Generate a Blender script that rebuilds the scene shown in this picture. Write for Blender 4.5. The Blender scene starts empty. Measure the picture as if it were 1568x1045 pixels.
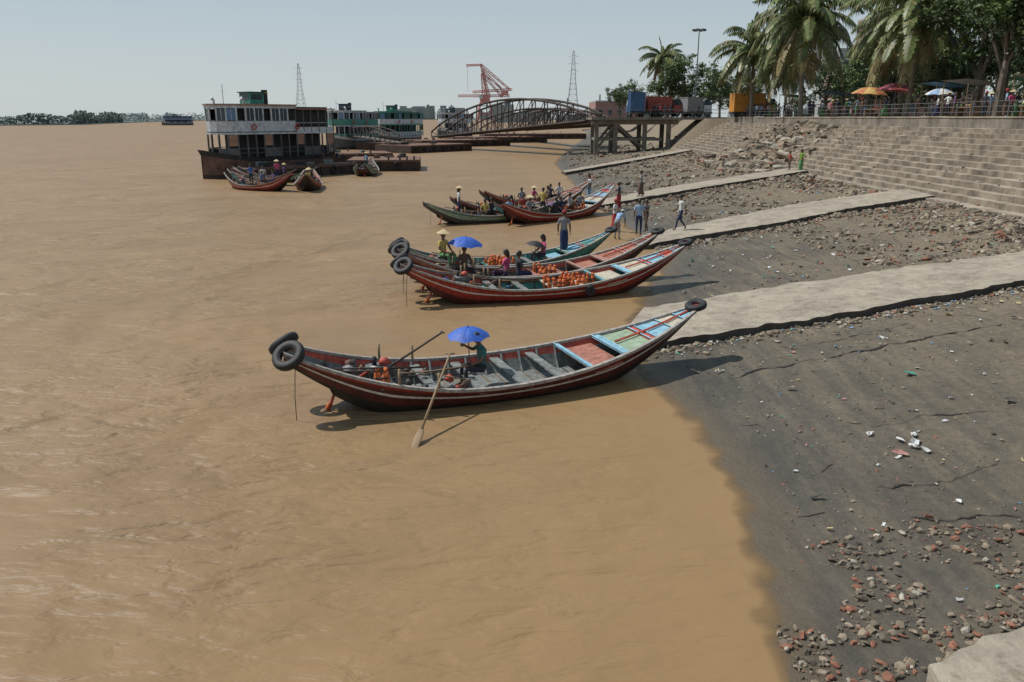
import bpy, math, random
from mathutils import Vector, Matrix, noise
random.seed(7)
R=random.random
U=random.uniform
S=bpy.context.scene
COL=S.collection
S.view_settings.view_transform='Standard'
try: S.view_settings.look='None'
except Exception: pass
S.view_settings.exposure=0

# ------------------------------------------------------------------ materials
def nn(nt,t,**k):
    n=nt.nodes.new(t)
    for a,b in k.items(): setattr(n,a,b)
    return n
def mat(name,col,rough=0.7,var=0.25,scale=4.0,bump=0.0,bscale=30.0,col2=None,metal=0.0,detail=4,spec=0.5,trans=0.0):
    m=bpy.data.materials.new(name); m.use_nodes=True
    nt=m.node_tree; p=nt.nodes['Principled BSDF']
    p.inputs['Roughness'].default_value=rough
    p.inputs['Metallic'].default_value=metal
    try: p.inputs['Specular IOR Level'].default_value=spec
    except Exception: pass
    tc=nn(nt,'ShaderNodeTexCoord')
    nz=nn(nt,'ShaderNodeTexNoise'); nz.inputs['Scale'].default_value=scale; nz.inputs['Detail'].default_value=detail
    nz.inputs['Roughness'].default_value=0.65
    nt.links.new(tc.outputs['Object'],nz.inputs['Vector'])
    cr=nn(nt,'ShaderNodeValToRGB')
    c1=[max(0,x*(1-var)) for x in col]; c2=col2 if col2 else [min(1,x*(1+var)) for x in col]
    cr.color_ramp.elements[0].position=0.32; cr.color_ramp.elements[1].position=0.68
    cr.color_ramp.elements[0].color=(*c1,1); cr.color_ramp.elements[1].color=(*c2,1)
    nt.links.new(nz.outputs['Fac'],cr.inputs['Fac'])
    nt.links.new(cr.outputs['Color'],p.inputs['Base Color'])
    if bump>0:
        n2=nn(nt,'ShaderNodeTexNoise'); n2.inputs['Scale'].default_value=bscale; n2.inputs['Detail'].default_value=5
        nt.links.new(tc.outputs['Object'],n2.inputs['Vector'])
        b=nn(nt,'ShaderNodeBump'); b.inputs['Strength'].default_value=1.0; b.inputs['Distance'].default_value=bump
        nt.links.new(n2.outputs['Fac'],b.inputs['Height']); nt.links.new(b.outputs['Normal'],p.inputs['Normal'])
    return m

M={}
def mm(k,*a,**kw):
    M[k]=mat(k,*a,**kw); return M[k]
mm('red',(0.30,0.035,0.022),.5,.35,6)
mm('maroon',(0.085,0.018,0.014),.55,.4,5)
mm('hulldark',(0.022,0.016,0.013),.6,.4,5)
mm('white',(0.55,0.52,0.47),.6,.3,7)
mm('rail',(0.30,0.27,0.24),.7,.4,8)
mm('railred',(0.42,0.07,0.04),.65,.4,8)
mm('plank',(0.17,0.18,0.17),.8,.45,6,bump=.004,bscale=20)
mm('plankb',(0.10,0.085,0.07),.8,.4,6,bump=.004,bscale=20)
mm('brownred',(0.32,0.13,0.09),.75,.35,6)
mm('lblue',(0.20,0.38,0.48),.65,.3,6)
mm('blue',(0.05,0.17,0.40),.5,.25,6)
mm('green',(0.25,0.33,0.23),.7,.3,6)
mm('teal',(0.06,0.25,0.21),.6,.3,6)
mm('dteal',(0.03,0.13,0.12),.6,.3,6)
mm('cream',(0.44,0.40,0.31),.7,.25,6)
mm('orange',(0.58,0.13,0.03),.8,.35,9,bump=.01,bscale=14)
mm('rubber',(0.016,0.016,0.017),.65,.4,12,bump=.004,bscale=40)
mm('wood',(0.27,0.18,0.10),.7,.3,10)
mm('dwood',(0.07,0.05,0.04),.75,.4,8)
mm('umb',(0.025,0.10,0.44),.6,.2,3)
mm('black',(0.02,0.02,0.022),.6,.3,5)
mm('crackm',(0.018,0.015,0.012),.9,.3,5)
mm('metal',(0.15,0.15,0.15),.45,.3,10,metal=.4)
mm('skin',(0.17,0.085,0.052),.6,.12,6)
mm('hair',(0.012,0.010,0.009),.5,.3,20)
mm('lips',(0.14,0.045,0.035),.6,.1)
mm('eyew',(0.6,0.58,0.55),.4,.05)
mm('straw',(0.50,0.40,0.22),.8,.2,12)
CL={'c_white':(0.58,0.58,0.56),'c_lblue':(0.25,0.38,0.55),'c_blue':(0.06,0.13,0.33),'c_pink':(0.50,0.07,0.18),'c_red':(0.34,0.035,0.03),'c_green':(0.09,0.22,0.08),'c_yel':(0.52,0.38,0.10),'c_dark':(0.03,0.03,0.04),'c_grey':(0.22,0.22,0.23),'c_brown':(0.12,0.07,0.05),'c_purp':(0.14,0.07,0.18),'c_lime':(0.16,0.30,0.04),'c_navy':(0.02,0.03,0.08)}
for k,v in CL.items(): mm(k,v,.85,.2,5,bump=.01,bscale=9)
mm('u_yel',(.55,.36,.12),.8,.2,3); mm('u_or',(.45,.17,.07),.8,.2,3); mm('u_pk',(.48,.14,.18),.8,.2,3); mm('u_rd',(.33,.06,.06),.8,.2,3)

# ------------------------------------------------------------------ mesh builder
class MB:
    def __init__(s): s.V=[];s.F=[];s.M=[];s.mats=[]
    def mi(s,k):
        if k not in s.mats: s.mats.append(k)
        return s.mats.index(k)
    def add(s,vs,fs,m,T=None):
        o=len(s.V); i=s.mi(m)
        if T is not None: vs=[T@Vector(v) for v in vs]
        s.V.extend([tuple(v) for v in vs])
        for f in fs: s.F.append(tuple(o+a for a in f)); s.M.append(i)
    def box(s,c,d,m,rz=0,R_=None,T=None):
        x,y,z=d[0]/2,d[1]/2,d[2]/2
        vs=[Vector((a*x,b*y,e*z)) for e in(-1,1) for b in(-1,1) for a in(-1,1)]
        if R_ is None: R_=Matrix.Rotation(rz,3,'Z')
        vs=[R_@v+Vector(c) for v in vs]
        s.add(vs,[(0,2,3,1),(4,5,7,6),(0,1,5,4),(2,6,7,3),(0,4,6,2),(1,3,7,5)],m,T)
    def tube(s,pts,rad,m,n=6,T=None,cap=True):
        pts=[Vector(p) for p in pts]
        if not hasattr(rad,'__len__'): rad=[rad]*len(pts)
        vs=[];fs=[]; up=None
        for i,p in enumerate(pts):
            a=pts[max(i-1,0)];b=pts[min(i+1,len(pts)-1)]
            d=(b-a).normalized() if (b-a).length>1e-6 else Vector((0,0,1))
            if up is None:
                up=Vector((0,0,1)) if abs(d.z)<.9 else Vector((1,0,0))
            u=d.cross(up).normalized(); w=u.cross(d).normalized(); up=w
            for k in range(n):
                t=2*math.pi*k/n
                vs.append(p+(u*math.cos(t)+w*math.sin(t))*rad[i])
        for i in range(len(pts)-1):
            for k in range(n):
                a=i*n+k;b=i*n+(k+1)%n
                fs.append((a,a+n,b+n,b))
        if cap:
            fs.append(tuple(range(n))); fs.append(tuple(reversed(range((len(pts)-1)*n,len(pts)*n))))
        s.add(vs,fs,m,T)
    def ell(s,c,r,m,nu=10,nv=7,R_=None,T=None,fn=None):
        vs=[];fs=[]
        for j in range(nv+1):
            ph=math.pi*j/nv
            for i in range(nu):
                t=2*math.pi*i/nu
                v=Vector((math.sin(ph)*math.cos(t),math.sin(ph)*math.sin(t),math.cos(ph)))
                if fn: v=fn(v)
                v=Vector((v.x*r[0],v.y*r[1],v.z*r[2]))
                if R_ is not None: v=R_@v
                vs.append(v+Vector(c))
        for j in range(nv):
            for i in range(nu):
                a=j*nu+i;b=j*nu+(i+1)%nu
                fs.append((a,a+nu,b+nu,b))
        s.add(vs,fs,m,T)
    def torus(s,c,R1,r1,m,R_=None,n=18,k=8,flat=1.0,T=None):
        vs=[];fs=[]
        for i in range(n):
            t=2*math.pi*i/n
            for j in range(k):
                p=2*math.pi*j/k
                cx=math.copysign(abs(math.cos(p))**.7,math.cos(p));sx=math.copysign(abs(math.sin(p))**.7,math.sin(p))
                v=Vector(((R1+r1*cx)*math.cos(t),(R1+r1*cx)*math.sin(t),r1*flat*sx))
                if R_ is not None: v=R_@v
                vs.append(v+Vector(c))
        for i in range(n):
            for j in range(k):
                a=i*k+j;b=i*k+(j+1)%k;cc=((i+1)%n)*k+j;d=((i+1)%n)*k+(j+1)%k
                fs.append((a,cc,d,b))
        s.add(vs,fs,m,T)
    def prism(s,poly,z0,z1,m,T=None):
        n=len(poly)
        vs=[(p[0],p[1],z0) for p in poly]+[(p[0],p[1],z1) for p in poly]
        fs=[(i,(i+1)%n,n+(i+1)%n,n+i) for i in range(n)]+[tuple(reversed(range(n))),tuple(range(n,2*n))]
        s.add(vs,fs,m,T)
    def obj(s,name,parent=None,loc=(0,0,0),rz=0,smooth=False,scale=1,rot=None):
        me=bpy.data.meshes.new(name); me.from_pydata(s.V,[],s.F)
        for k in s.mats: me.materials.append(M[k])
        me.polygons.foreach_set('material_index',s.M)
        if smooth: me.polygons.foreach_set('use_smooth',[True]*len(s.F))
        me.update()
        return place(me,name,parent,loc,rz,scale,rot)
def place(me,name,parent=None,loc=(0,0,0),rz=0,scale=1,rot=None):
    o=bpy.data.objects.new(name,me); COL.objects.link(o)
    o.location=loc; o.rotation_euler=rot if rot else (0,0,rz)
    o.scale=(scale,)*3 if not hasattr(scale,'__len__') else scale
    if parent: o.parent=parent
    return o
def empty(name,loc=(0,0,0),rz=0,scale=1):
    o=bpy.data.objects.new(name,None); COL.objects.link(o); o.location=loc; o.rotation_euler=(0,0,rz); o.scale=(scale,)*3
    o.empty_display_size=.2
    return o
def lerp(a,b,t): return a+(b-a)*t
def interp(L,x):
    if x<=L[0][0]: return L[0][1]
    for (a,b),(d,e) in zip(L,L[1:]):
        if x<=d: return b+(e-b)*(x-a)/(d-a)
    return L[-1][1]
def rotm(x=0,y=0,z=0):
    return Matrix.Rotation(z,3,'Z')@Matrix.Rotation(y,3,'Y')@Matrix.Rotation(x,3,'X')

# ------------------------------------------------------------------ terrain
SH=[(-60,1.0),(-10,2.3),(7.4,2.96),(11.5,3.96),(14.4,3.9),(17.1,3.65),(19.1,3.3),(23,3.6),(27.6,4.8),(34,7),(45,6.8),(64,6),(111,6),(150,10),(264,24),(600,60),(3000,300)]
def shx(y): return interp(SH,y)
def nz(x,y,s,o=0): return noise.noise(Vector((x*s+o,y*s-o*2,o*1.3)))
def gz(x,y):
    z=0.095*(x-shx(y))
    z+=.035*nz(x,y,.5)+.02*nz(x,y,1.7,3)+ .012*nz(x,y,4.5,9)
    if x>11 and 28<y<118: z+=.16*min(1,(x-11)/6)*max(0,nz(x,y,.35,7)+.25)+.05*nz(x,y,1.1,5)*min(1,(x-11)/6)
    z=max(z,-3)
    if y<118:
        if x>24: z=min(z,1.62)
        if x>23.8: z=min(z,1.55)
        if x>30.9: z=lerp(1.6,5.86,min(1,(x-30.9)/.3))
    else:
        e=shx(y)+16
        if x>e: z=lerp(z,5.86,min(1,max(0,(x-e)/5)))
        z=min(z,5.86)
    return z
def axis(a,dense0,dense1,step,b,grow=1.12):
    r=[];x=dense0
    while x<=dense1: r.append(x); x+=step
    st=step;x=r[-1]
    while x<b: st*=grow; x+=st; r.append(x)
    st=step;x=r[0];l=[]
    while x>a: st*=grow; x-=st; l.append(x)
    return l[::-1]+r
def grid(xs,ys,zf,name,m,attr=None,smooth=True):
    nx=len(xs);ny=len(ys)
    V=[(x,y,zf(x,y)) for y in ys for x in xs]
    F=[(j*nx+i,j*nx+i+1,(j+1)*nx+i+1,(j+1)*nx+i) for j in range(ny-1) for i in range(nx-1)]
    me=bpy.data.meshes.new(name); me.from_pydata(V,[],F); me.materials.append(m)
    if attr:
        at=me.attributes.new('shore','FLOAT','POINT')
        at.data.foreach_set('value',[attr(v[0],v[1]) for v in V])
    if smooth: me.polygons.foreach_set('use_smooth',[True]*len(F))
    me.update()
    return place(me,name)

# ground material
def ground_mat():
    m=bpy.data.materials.new('river_mud'); m.use_nodes=True; nt=m.node_tree; L=nt.links.new
    p=nt.nodes['Principled BSDF']; p.inputs['Specular IOR Level'].default_value=.4
    geo=nn(nt,'ShaderNodeNewGeometry'); sep=nn(nt,'ShaderNodeSeparateXYZ'); L(geo.outputs['Position'],sep.inputs[0])
    n1=nn(nt,'ShaderNodeTexNoise'); n1.inputs['Scale'].default_value=.35; n1.inputs['Detail'].default_value=9; n1.inputs['Roughness'].default_value=.72
    n2=nn(nt,'ShaderNodeTexNoise'); n2.inputs['Scale'].default_value=7; n2.inputs['Detail'].default_value=10; n2.inputs['Roughness'].default_value=.78
    mp=nn(nt,'ShaderNodeMapping'); mp.inputs['Scale'].default_value=(3,.35,1); L(geo.outputs['Position'],mp.inputs[0])
    n3=nn(nt,'ShaderNodeTexNoise'); n3.inputs['Scale'].default_value=1.2; n3.inputs['Detail'].default_value=6; L(mp.outputs[0],n3.inputs['Vector'])
    for n in(n1,n2): L(geo.outputs['Position'],n.inputs['Vector'])
    c=nn(nt,'ShaderNodeValToRGB'); c.color_ramp.elements[0].position=.34; c.color_ramp.elements[1].position=.68
    c.color_ramp.elements[0].color=(.100,.087,.069,1); c.color_ramp.elements[1].color=(.175,.148,.112,1)
    L(n1.outputs['Fac'],c.inputs[0])
    c2=nn(nt,'ShaderNodeValToRGB'); c2.color_ramp.elements[0].position=.3;c2.color_ramp.elements[1].position=.75
    c2.color_ramp.elements[0].color=(.66,.66,.66,1); c2.color_ramp.elements[1].color=(1.32,1.29,1.22,1)
    L(n2.outputs['Fac'],c2.inputs[0])
    mx=nn(nt,'ShaderNodeMixRGB',blend_type='MULTIPLY'); mx.inputs[0].default_value=1; L(c.outputs[0],mx.inputs[1]); L(c2.outputs[0],mx.inputs[2])
    c3=nn(nt,'ShaderNodeValToRGB'); c3.color_ramp.elements[0].position=.4;c3.color_ramp.elements[1].position=.65
    c3.color_ramp.elements[0].color=(.80,.81,.83,1); c3.color_ramp.elements[1].color=(1.16,1.13,1.07,1); L(n3.outputs['Fac'],c3.inputs[0])
    mx2=nn(nt,'ShaderNodeMixRGB',blend_type='MULTIPLY'); mx2.inputs[0].default_value=1; L(mx.outputs[0],mx2.inputs[1]); L(c3.outputs[0],mx2.inputs[2])
    mr=nn(nt,'ShaderNodeMapRange'); mr.inputs['From Min'].default_value=.95; mr.inputs['From Max'].default_value=2.0
    ad=nn(nt,'ShaderNodeMath',operation='ADD'); L(sep.outputs['Z'],ad.inputs[0]); 
    sb=nn(nt,'ShaderNodeMath',operation='MULTIPLY'); L(n1.outputs['Fac'],sb.inputs[0]); sb.inputs[1].default_value=1.1
    L(sb.outputs[0],ad.inputs[1]); L(ad.outputs[0],mr.inputs['Value'])
    mx3=nn(nt,'ShaderNodeMixRGB'); L(mr.outputs[0],mx3.inputs[0]); L(mx2.outputs[0],mx3.inputs[1])
    c4=nn(nt,'ShaderNodeValToRGB'); c4.color_ramp.elements[0].position=.35;c4.color_ramp.elements[1].position=.7
    c4.color_ramp.elements[0].color=(.125,.098,.066,1); c4.color_ramp.elements[1].color=(.31,.25,.17,1); L(n2.outputs['Fac'],c4.inputs[0]); L(c4.outputs[0],mx3.inputs[2])
    # damp mud just above the waterline, its edge broken up by noise
    wz=nn(nt,'ShaderNodeMath',operation='MULTIPLY_ADD'); L(n1.outputs['Fac'],wz.inputs[0]); wz.inputs[1].default_value=-.22; wz.inputs[2].default_value=.11
    wa=nn(nt,'ShaderNodeMath',operation='ADD'); L(wz.outputs[0],wa.inputs[0]); L(sep.outputs['Z'],wa.inputs[1])
    damp=nn(nt,'ShaderNodeMapRange'); damp.inputs['From Min'].default_value=.03; damp.inputs['From Max'].default_value=.30; damp.inputs['To Min'].default_value=1; damp.inputs['To Max'].default_value=0
    L(wa.outputs[0],damp.inputs['Value'])
    mxd=nn(nt,'ShaderNodeMixRGB',blend_type='MULTIPLY'); L(damp.outputs[0],mxd.inputs[0]); L(mx3.outputs[0],mxd.inputs[1]); mxd.inputs[2].default_value=(.68,.69,.70,1)
    wet=nn(nt,'ShaderNodeMapRange'); wet.inputs['From Min'].default_value=.0; wet.inputs['From Max'].default_value=.07; wet.inputs['To Min'].default_value=1; wet.inputs['To Max'].default_value=0
    L(sep.outputs['Z'],wet.inputs['Value'])
    mx4=nn(nt,'ShaderNodeMixRGB'); L(wet.outputs[0],mx4.inputs[0]); L(mxd.outputs[0],mx4.inputs[1]); mx4.inputs[2].default_value=(.125,.095,.060,1)
    L(mx4.outputs[0],p.inputs['Base Color'])
    rr=nn(nt,'ShaderNodeMapRange'); rr.inputs['To Min'].default_value=.9; rr.inputs['To Max'].default_value=.42; L(damp.outputs[0],rr.inputs['Value']); L(rr.outputs[0],p.inputs['Roughness'])
    b=nn(nt,'ShaderNodeBump'); b.inputs['Distance'].default_value=.09; b.inputs['Strength'].default_value=.9
    n5=nn(nt,'ShaderNodeTexNoise'); n5.inputs['Scale'].default_value=3.0; n5.inputs['Detail'].default_value=11; n5.inputs['Roughness'].default_value=.72; L(geo.outputs['Position'],n5.inputs['Vector'])
    L(n5.outputs['Fac'],b.inputs['Height']); L(b.outputs[0],p.inputs['Normal'])
    return m
xs=axis(-40,0.5,24.6,.15,4000,1.18); xs+= [30.85,31.25]; xs=sorted(set(xs))
ys=[];y=-60
while y<5: ys.append(y); y+=5
y=5
while y<4200: ys.append(y); y+= .11 if y<14 else (y*.0085 if y<130 else y*.05)
grid(xs,ys,gz,'ground',ground_mat())

# ------------------------------------------------------------------ water
def water_mat():
    m=bpy.data.materials.new('muddy_water'); m.use_nodes=True; nt=m.node_tree; L=nt.links.new
    p=nt.nodes['Principled BSDF']; p.inputs['IOR'].default_value=1.33; p.inputs['Specular IOR Level'].default_value=.36
    geo=nn(nt,'ShaderNodeNewGeometry')
    def N(scale,sc,rz,det=4,ro=.55,dist=.6):
        mp=nn(nt,'ShaderNodeMapping'); mp.inputs['Scale'].default_value=sc; mp.inputs['Rotation'].default_value=(0,0,rz)
        L(geo.outputs['Position'],mp.inputs[0])
        n=nn(nt,'ShaderNodeTexNoise'); n.inputs['Scale'].default_value=scale; n.inputs['Detail'].default_value=det; n.inputs['Roughness'].default_value=ro
        n.inputs['Distortion'].default_value=dist
        L(mp.outputs[0],n.inputs['Vector']); return n
    big=N(.12,(.6,1.6,1),.3,6,.62,1.2)
    cr=nn(nt,'ShaderNodeValToRGB'); cr.color_ramp.elements[0].position=.35; cr.color_ramp.elements[1].position=.66
    cr.color_ramp.elements[0].color=(.245,.157,.083,1); cr.color_ramp.elements[1].color=(.29,.187,.096,1)
    L(big.outputs['Fac'],cr.inputs[0])
    at=nn(nt,'ShaderNodeAttribute',attribute_name='shore')
    mr=nn(nt,'ShaderNodeMapRange'); mr.inputs['From Min'].default_value=0; mr.inputs['From Max'].default_value=.75; mr.inputs['To Min'].default_value=.85; mr.inputs['To Max'].default_value=0
    L(at.outputs['Fac'],mr.inputs['Value'])
    mx=nn(nt,'ShaderNodeMixRGB'); L(mr.outputs[0],mx.inputs[0]); L(cr.outputs[0],mx.inputs[1]); mx.inputs[2].default_value=(.285,.180,.084,1)
    L(mx.outputs[0],p.inputs['Base Color'])
    p.inputs['Roughness'].default_value=.48
    w0=N(.22,(.6,1.5,1),-.6,2,.5,.8); w1=N(.75,(.55,1.5,1),-.45,2,.5,.5); w2=N(2.2,(.6,1.5,1),-.2,3,.5,.4); w3=N(6,(.7,1.4,1),.15,2,.5,.2)
    patch=N(.13,(1,1,1),1.0,3,.5)
    pr=nn(nt,'ShaderNodeMapRange'); pr.inputs['From Min'].default_value=.36; pr.inputs['From Max'].default_value=.62; pr.inputs['To Min'].default_value=.35; pr.inputs['To Max'].default_value=1.25; L(patch.outputs['Fac'],pr.inputs['Value'])
    def mul(a,k):
        x=nn(nt,'ShaderNodeMath',operation='MULTIPLY'); L(a,x.inputs[0]); 
        if isinstance(k,(int,float)): x.inputs[1].default_value=k
        else: L(k,x.inputs[1])
        return x.outputs[0]
    def add(a,b):
        x=nn(nt,'ShaderNodeMath',operation='ADD'); L(a,x.inputs[0]); L(b,x.inputs[1]); return x.outputs[0]
    def ridge(n):
        a=nn(nt,'ShaderNodeMath',operation='SUBTRACT'); L(n.outputs['Fac'],a.inputs[0]); a.inputs[1].default_value=.5
        b_=nn(nt,'ShaderNodeMath',operation='ABSOLUTE'); L(a.outputs[0],b_.inputs[0])
        c_=nn(nt,'ShaderNodeMath',operation='MULTIPLY'); L(b_.outputs[0],c_.inputs[0]); c_.inputs[1].default_value=-1.6
        return c_.outputs[0]
    h=add(mul(w0.outputs['Fac'],1.5),mul(mul(w1.outputs['Fac'],1.15),pr.outputs[0]))
    h=add(h,mul(mul(ridge(w2),.20),pr.outputs[0])); h=add(h,mul(mul(w2.outputs['Fac'],.40),pr.outputs[0])); h=add(h,mul(mul(w3.outputs['Fac'],.11),pr.outputs[0]))
    cm=nn(nt,'ShaderNodeMapRange'); cm.inputs['From Max'].default_value=1.1; cm.inputs['To Min'].default_value=.25; cm.inputs['To Max'].default_value=1; L(at.outputs['Fac'],cm.inputs['Value'])
    h=mul(h,cm.outputs[0])
    b=nn(nt,'ShaderNodeBump'); b.inputs['Distance'].default_value=.25; b.inputs['Strength'].default_value=1
    L(h,b.inputs['Height']); L(b.outputs[0],p.inputs['Normal'])
    tr=nn(nt,'ShaderNodeBsdfTransparent'); ms=nn(nt,'ShaderNodeMixShader')
    al=nn(nt,'ShaderNodeMapRange'); al.inputs['From Min'].default_value=-.003; al.inputs['From Max'].default_value=.035; L(at.outputs['Fac'],al.inputs['Value'])
    out=nt.nodes['Material Output']
    L(al.outputs[0],ms.inputs[0]); L(tr.outputs[0],ms.inputs[1]); L(p.outputs[0],ms.inputs[2]); L(ms.outputs[0],out.inputs['Surface'])
    return m
wx=axis(-4000,1.5,9,.11,30,1.2); wy=[]; y=-60
while y<5: wy.append(y); y+=4
while y<4500: wy.append(y); y+= .11 if y<20 else (y*.009 if y<130 else y*.06)
wx=[x for x in wx if x<14]+[14,20,30,60,300]
grid(wx,wy,lambda x,y:0.0,'water',water_mat(),attr=lambda x,y: min(2,-(gz(x,y))) if x>-30 else 2.0)

# ------------------------------------------------------------------ concrete
def concrete(name,c1,c2,streak=True,bump=.01,sc=.8):
    m=bpy.data.materials.new(name); m.use_nodes=True; nt=m.node_tree; L=nt.links.new
    p=nt.nodes['Principled BSDF']; p.inputs['Roughness'].default_value=.9
    geo=nn(nt,'ShaderNodeNewGeometry')
    n1=nn(nt,'ShaderNodeTexNoise'); n1.inputs['Scale'].default_value=sc; n1.inputs['Detail'].default_value=9; n1.inputs['Roughness'].default_value=.72; L(geo.outputs['Position'],n1.inputs['Vector'])
    c=nn(nt,'ShaderNodeValToRGB'); c.color_ramp.elements[0].position=.33; c.color_ramp.elements[1].position=.62
    c.color_ramp.elements[0].color=(*c1,1); c.color_ramp.elements[1].color=(*c2,1); L(n1.outputs['Fac'],c.inputs[0])
    col=c.outputs[0]
    if streak:
        mp=nn(nt,'ShaderNodeMapping'); mp.inputs['Scale'].default_value=(.12,1.1,.12); L(geo.outputs['Position'],mp.inputs[0])
        n2=nn(nt,'ShaderNodeTexNoise'); n2.inputs['Scale'].default_value=1; n2.inputs['Detail'].default_value=6; n2.inputs['Roughness'].default_value=.7; L(mp.outputs[0],n2.inputs['Vector'])
        r=nn(nt,'ShaderNodeValToRGB'); r.color_ramp.elements[0].position=.36; r.color_ramp.elements[1].position=.56; r.color_ramp.elements[0].color=(.52,.49,.46,1); r.color_ramp.elements[1].color=(1.05,1.03,1,1)
        L(n2.outputs['Fac'],r.inputs[0])
        mx=nn(nt,'ShaderNodeMixRGB',blend_type='MULTIPLY'); mx.inputs[0].default_value=.8; L(col,mx.inputs[1]); L(r.outputs[0],mx.inputs[2]); col=mx.outputs[0]
    else:
        n2=nn(nt,'ShaderNodeTexNoise'); n2.inputs['Scale'].default_value=3.1; n2.inputs['Detail'].default_value=10; n2.inputs['Roughness'].default_value=.8; L(geo.outputs['Position'],n2.inputs['Vector'])
        r=nn(nt,'ShaderNodeValToRGB'); r.color_ramp.elements[0].position=.38; r.color_ramp.elements[1].position=.5; r.color_ramp.elements[0].color=(.6,.57,.52,1); r.color_ramp.elements[1].color=(1.03,1.02,1,1)
        L(n2.outputs['Fac'],r.inputs[0])
        mx=nn(nt,'ShaderNodeMixRGB',blend_type='MULTIPLY'); mx.inputs[0].default_value=.85; L(col,mx.inputs[1]); L(r.outputs[0],mx.inputs[2]); col=mx.outputs[0]
    L(col,p.inputs['Base Color'])
    n3=nn(nt,'ShaderNodeTexNoise'); n3.inputs['Scale'].default_value=12; n3.inputs['Detail'].default_value=8; L(geo.outputs['Position'],n3.inputs['Vector'])
    b=nn(nt,'ShaderNodeBump'); b.inputs['Distance'].default_value=bump; L(n3.outputs['Fac'],b.inputs['Height']); L(b.outputs[0],p.inputs['Normal'])
    return m
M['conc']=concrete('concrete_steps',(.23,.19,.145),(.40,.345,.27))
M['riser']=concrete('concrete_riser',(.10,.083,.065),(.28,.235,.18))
M['ramp']=concrete('concrete_ramp',(.24,.205,.16),(.38,.33,.26),streak=False,bump=.02,sc=1.1)
M['wallc']=concrete('concrete_wall',(.10,.085,.072),(.25,.22,.18))
M['pave']=concrete('paving',(.16,.14,.12),(.28,.25,.21),streak=False)
M['cdark']=mat('dark_concrete',(.07,.06,.05),.9,.35,.8)  # darker concrete for the ramp sides and end

NST=12; X0=23.6; RUN=.585; RIS=.3; Z0=1.72
def build_steps():
    prof=[(22.75,1.2),(22.8,Z0)]
    x=X0;z=Z0
    prof.append((x,z))
    for i in range(NST):
        z+=RIS; prof.append((x+.02,z)); x+=RUN; prof.append((x,z))
    V=[];F=[];mi=[];ysp=[];y=-6
    while y<=118.01: ysp.append(y); y+=.5 if y<70 else 1.0
    n=len(prof)
    for y in ysp:
        for k,(a,b) in enumerate(prof):
            V.append((a+.05*nz(y,k*.37,.7)+.04*nz(y,k,2.3),y,b+.03*nz(y,k*.5,.5,5)-(.09*max(0,nz(y,k*3.1,1.3,8)) if k%2 else 0)))
    for j in range(len(ysp)-1):
        for k in range(n-1):
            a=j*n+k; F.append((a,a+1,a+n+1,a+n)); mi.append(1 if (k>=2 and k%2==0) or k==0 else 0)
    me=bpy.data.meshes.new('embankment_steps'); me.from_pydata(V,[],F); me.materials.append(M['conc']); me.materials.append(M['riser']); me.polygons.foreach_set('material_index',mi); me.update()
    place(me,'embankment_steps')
build_steps()
b=MB()
y=-6
while y<118:
    h=5.98+.03*nz(y,0,.2); b.box((30.8,y+2,(4.9+h)/2),(.32,3.99,h-4.9),'wallc'); 
    b.box((30.8,y+2,h+.04),(.44,3.985,.09),'conc'); y+=4
b.obj('embankment_wall')
b=MB(); b.box((60,56,5.9),(58.2,124,.1),'pave'); b.obj('promenade_pavement')
b=MB(); y=-4
while y<117:
    b.box((31.15,y,6.5),(.07,.07,1.15),'metal'); y+=2
for z in(6.35,6.7,7.02): b.tube([(31.15,-5,z),(31.15,117,z)],.025,'metal',5)
b.obj('railing')

def ramp(name,low,up,th=.2,seed=0):
    V=[];F=[];n=110
    def al(L,t):
        d=t*(len(L)-1);i=min(int(d),len(L)-2);f=d-i
        return (lerp(L[i][0],L[i+1][0],f),lerp(L[i][1],L[i+1][1],f))
    W=10
    for j in range(n+1):
        t=j/n; a=al(low,t); c=al(up,t)
        row=[]
        for i in range(W+1):
            f=i/W; x=lerp(a[0],c[0],f);y=lerp(a[1],c[1],f)
            e=.16 if i in(0,W) else 0
            y+=e*1.6*nz(x,y,2.1,seed+4)+e*nz(x,y,.7,seed+2)
            base=0.095*(x-shx(y))
            z=max(base,-.25)+th+.02*nz(x,y,1,seed+2)+.02*math.sin(f*3.14)
            row.append((x,y,z))
        bl=[(row[0][0],row[0][1]+.03,row[0][2]-.6)]; br=[(row[-1][0],row[-1][1]-.02,row[-1][2]-.6)]
        V+=bl+row+br
    w=W+3
    mi=[]
    for j in range(n):
        for i in range(w-1):
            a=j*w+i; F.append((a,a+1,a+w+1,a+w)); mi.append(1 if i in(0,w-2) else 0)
    F.append(tuple(range(w))); mi.append(1)
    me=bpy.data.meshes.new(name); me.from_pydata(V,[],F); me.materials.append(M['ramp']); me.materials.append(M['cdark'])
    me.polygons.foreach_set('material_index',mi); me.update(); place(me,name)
R1l=[(2.6,20.1),(4.0,20.4),(5.6,20.8),(8.3,21.4),(11.6,22.3),(15.7,23.6),(24,26.6)]; R1u=[(4.2,24.6),(5.8,25.0),(7.8,25.6),(9.8,26.1),(14.0,27.2),(18.3,28.1),(24,29.4)]
R2l=[(6.2,37.4),(10.1,39.2),(14,40.6),(18.3,43),(23.4,44.7)]; R2u=[(6.6,40.6),(11.3,43.5),(15.8,46.2),(20,47.8),(23.6,48.4)]
R3l=[(5.8,54.5),(10.1,57.4),(15.5,60.5),(21.5,63.5),(23.5,64.6)]; R3u=[(6,57.8),(10.9,61.7),(16.8,65),(22.5,68),(23.6,68.6)]
R4l=[(5.8,88),(14,96),(23.3,106)]; R4u=[(5.5,90.5),(13.5,99.5),(23.3,110)]
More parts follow.
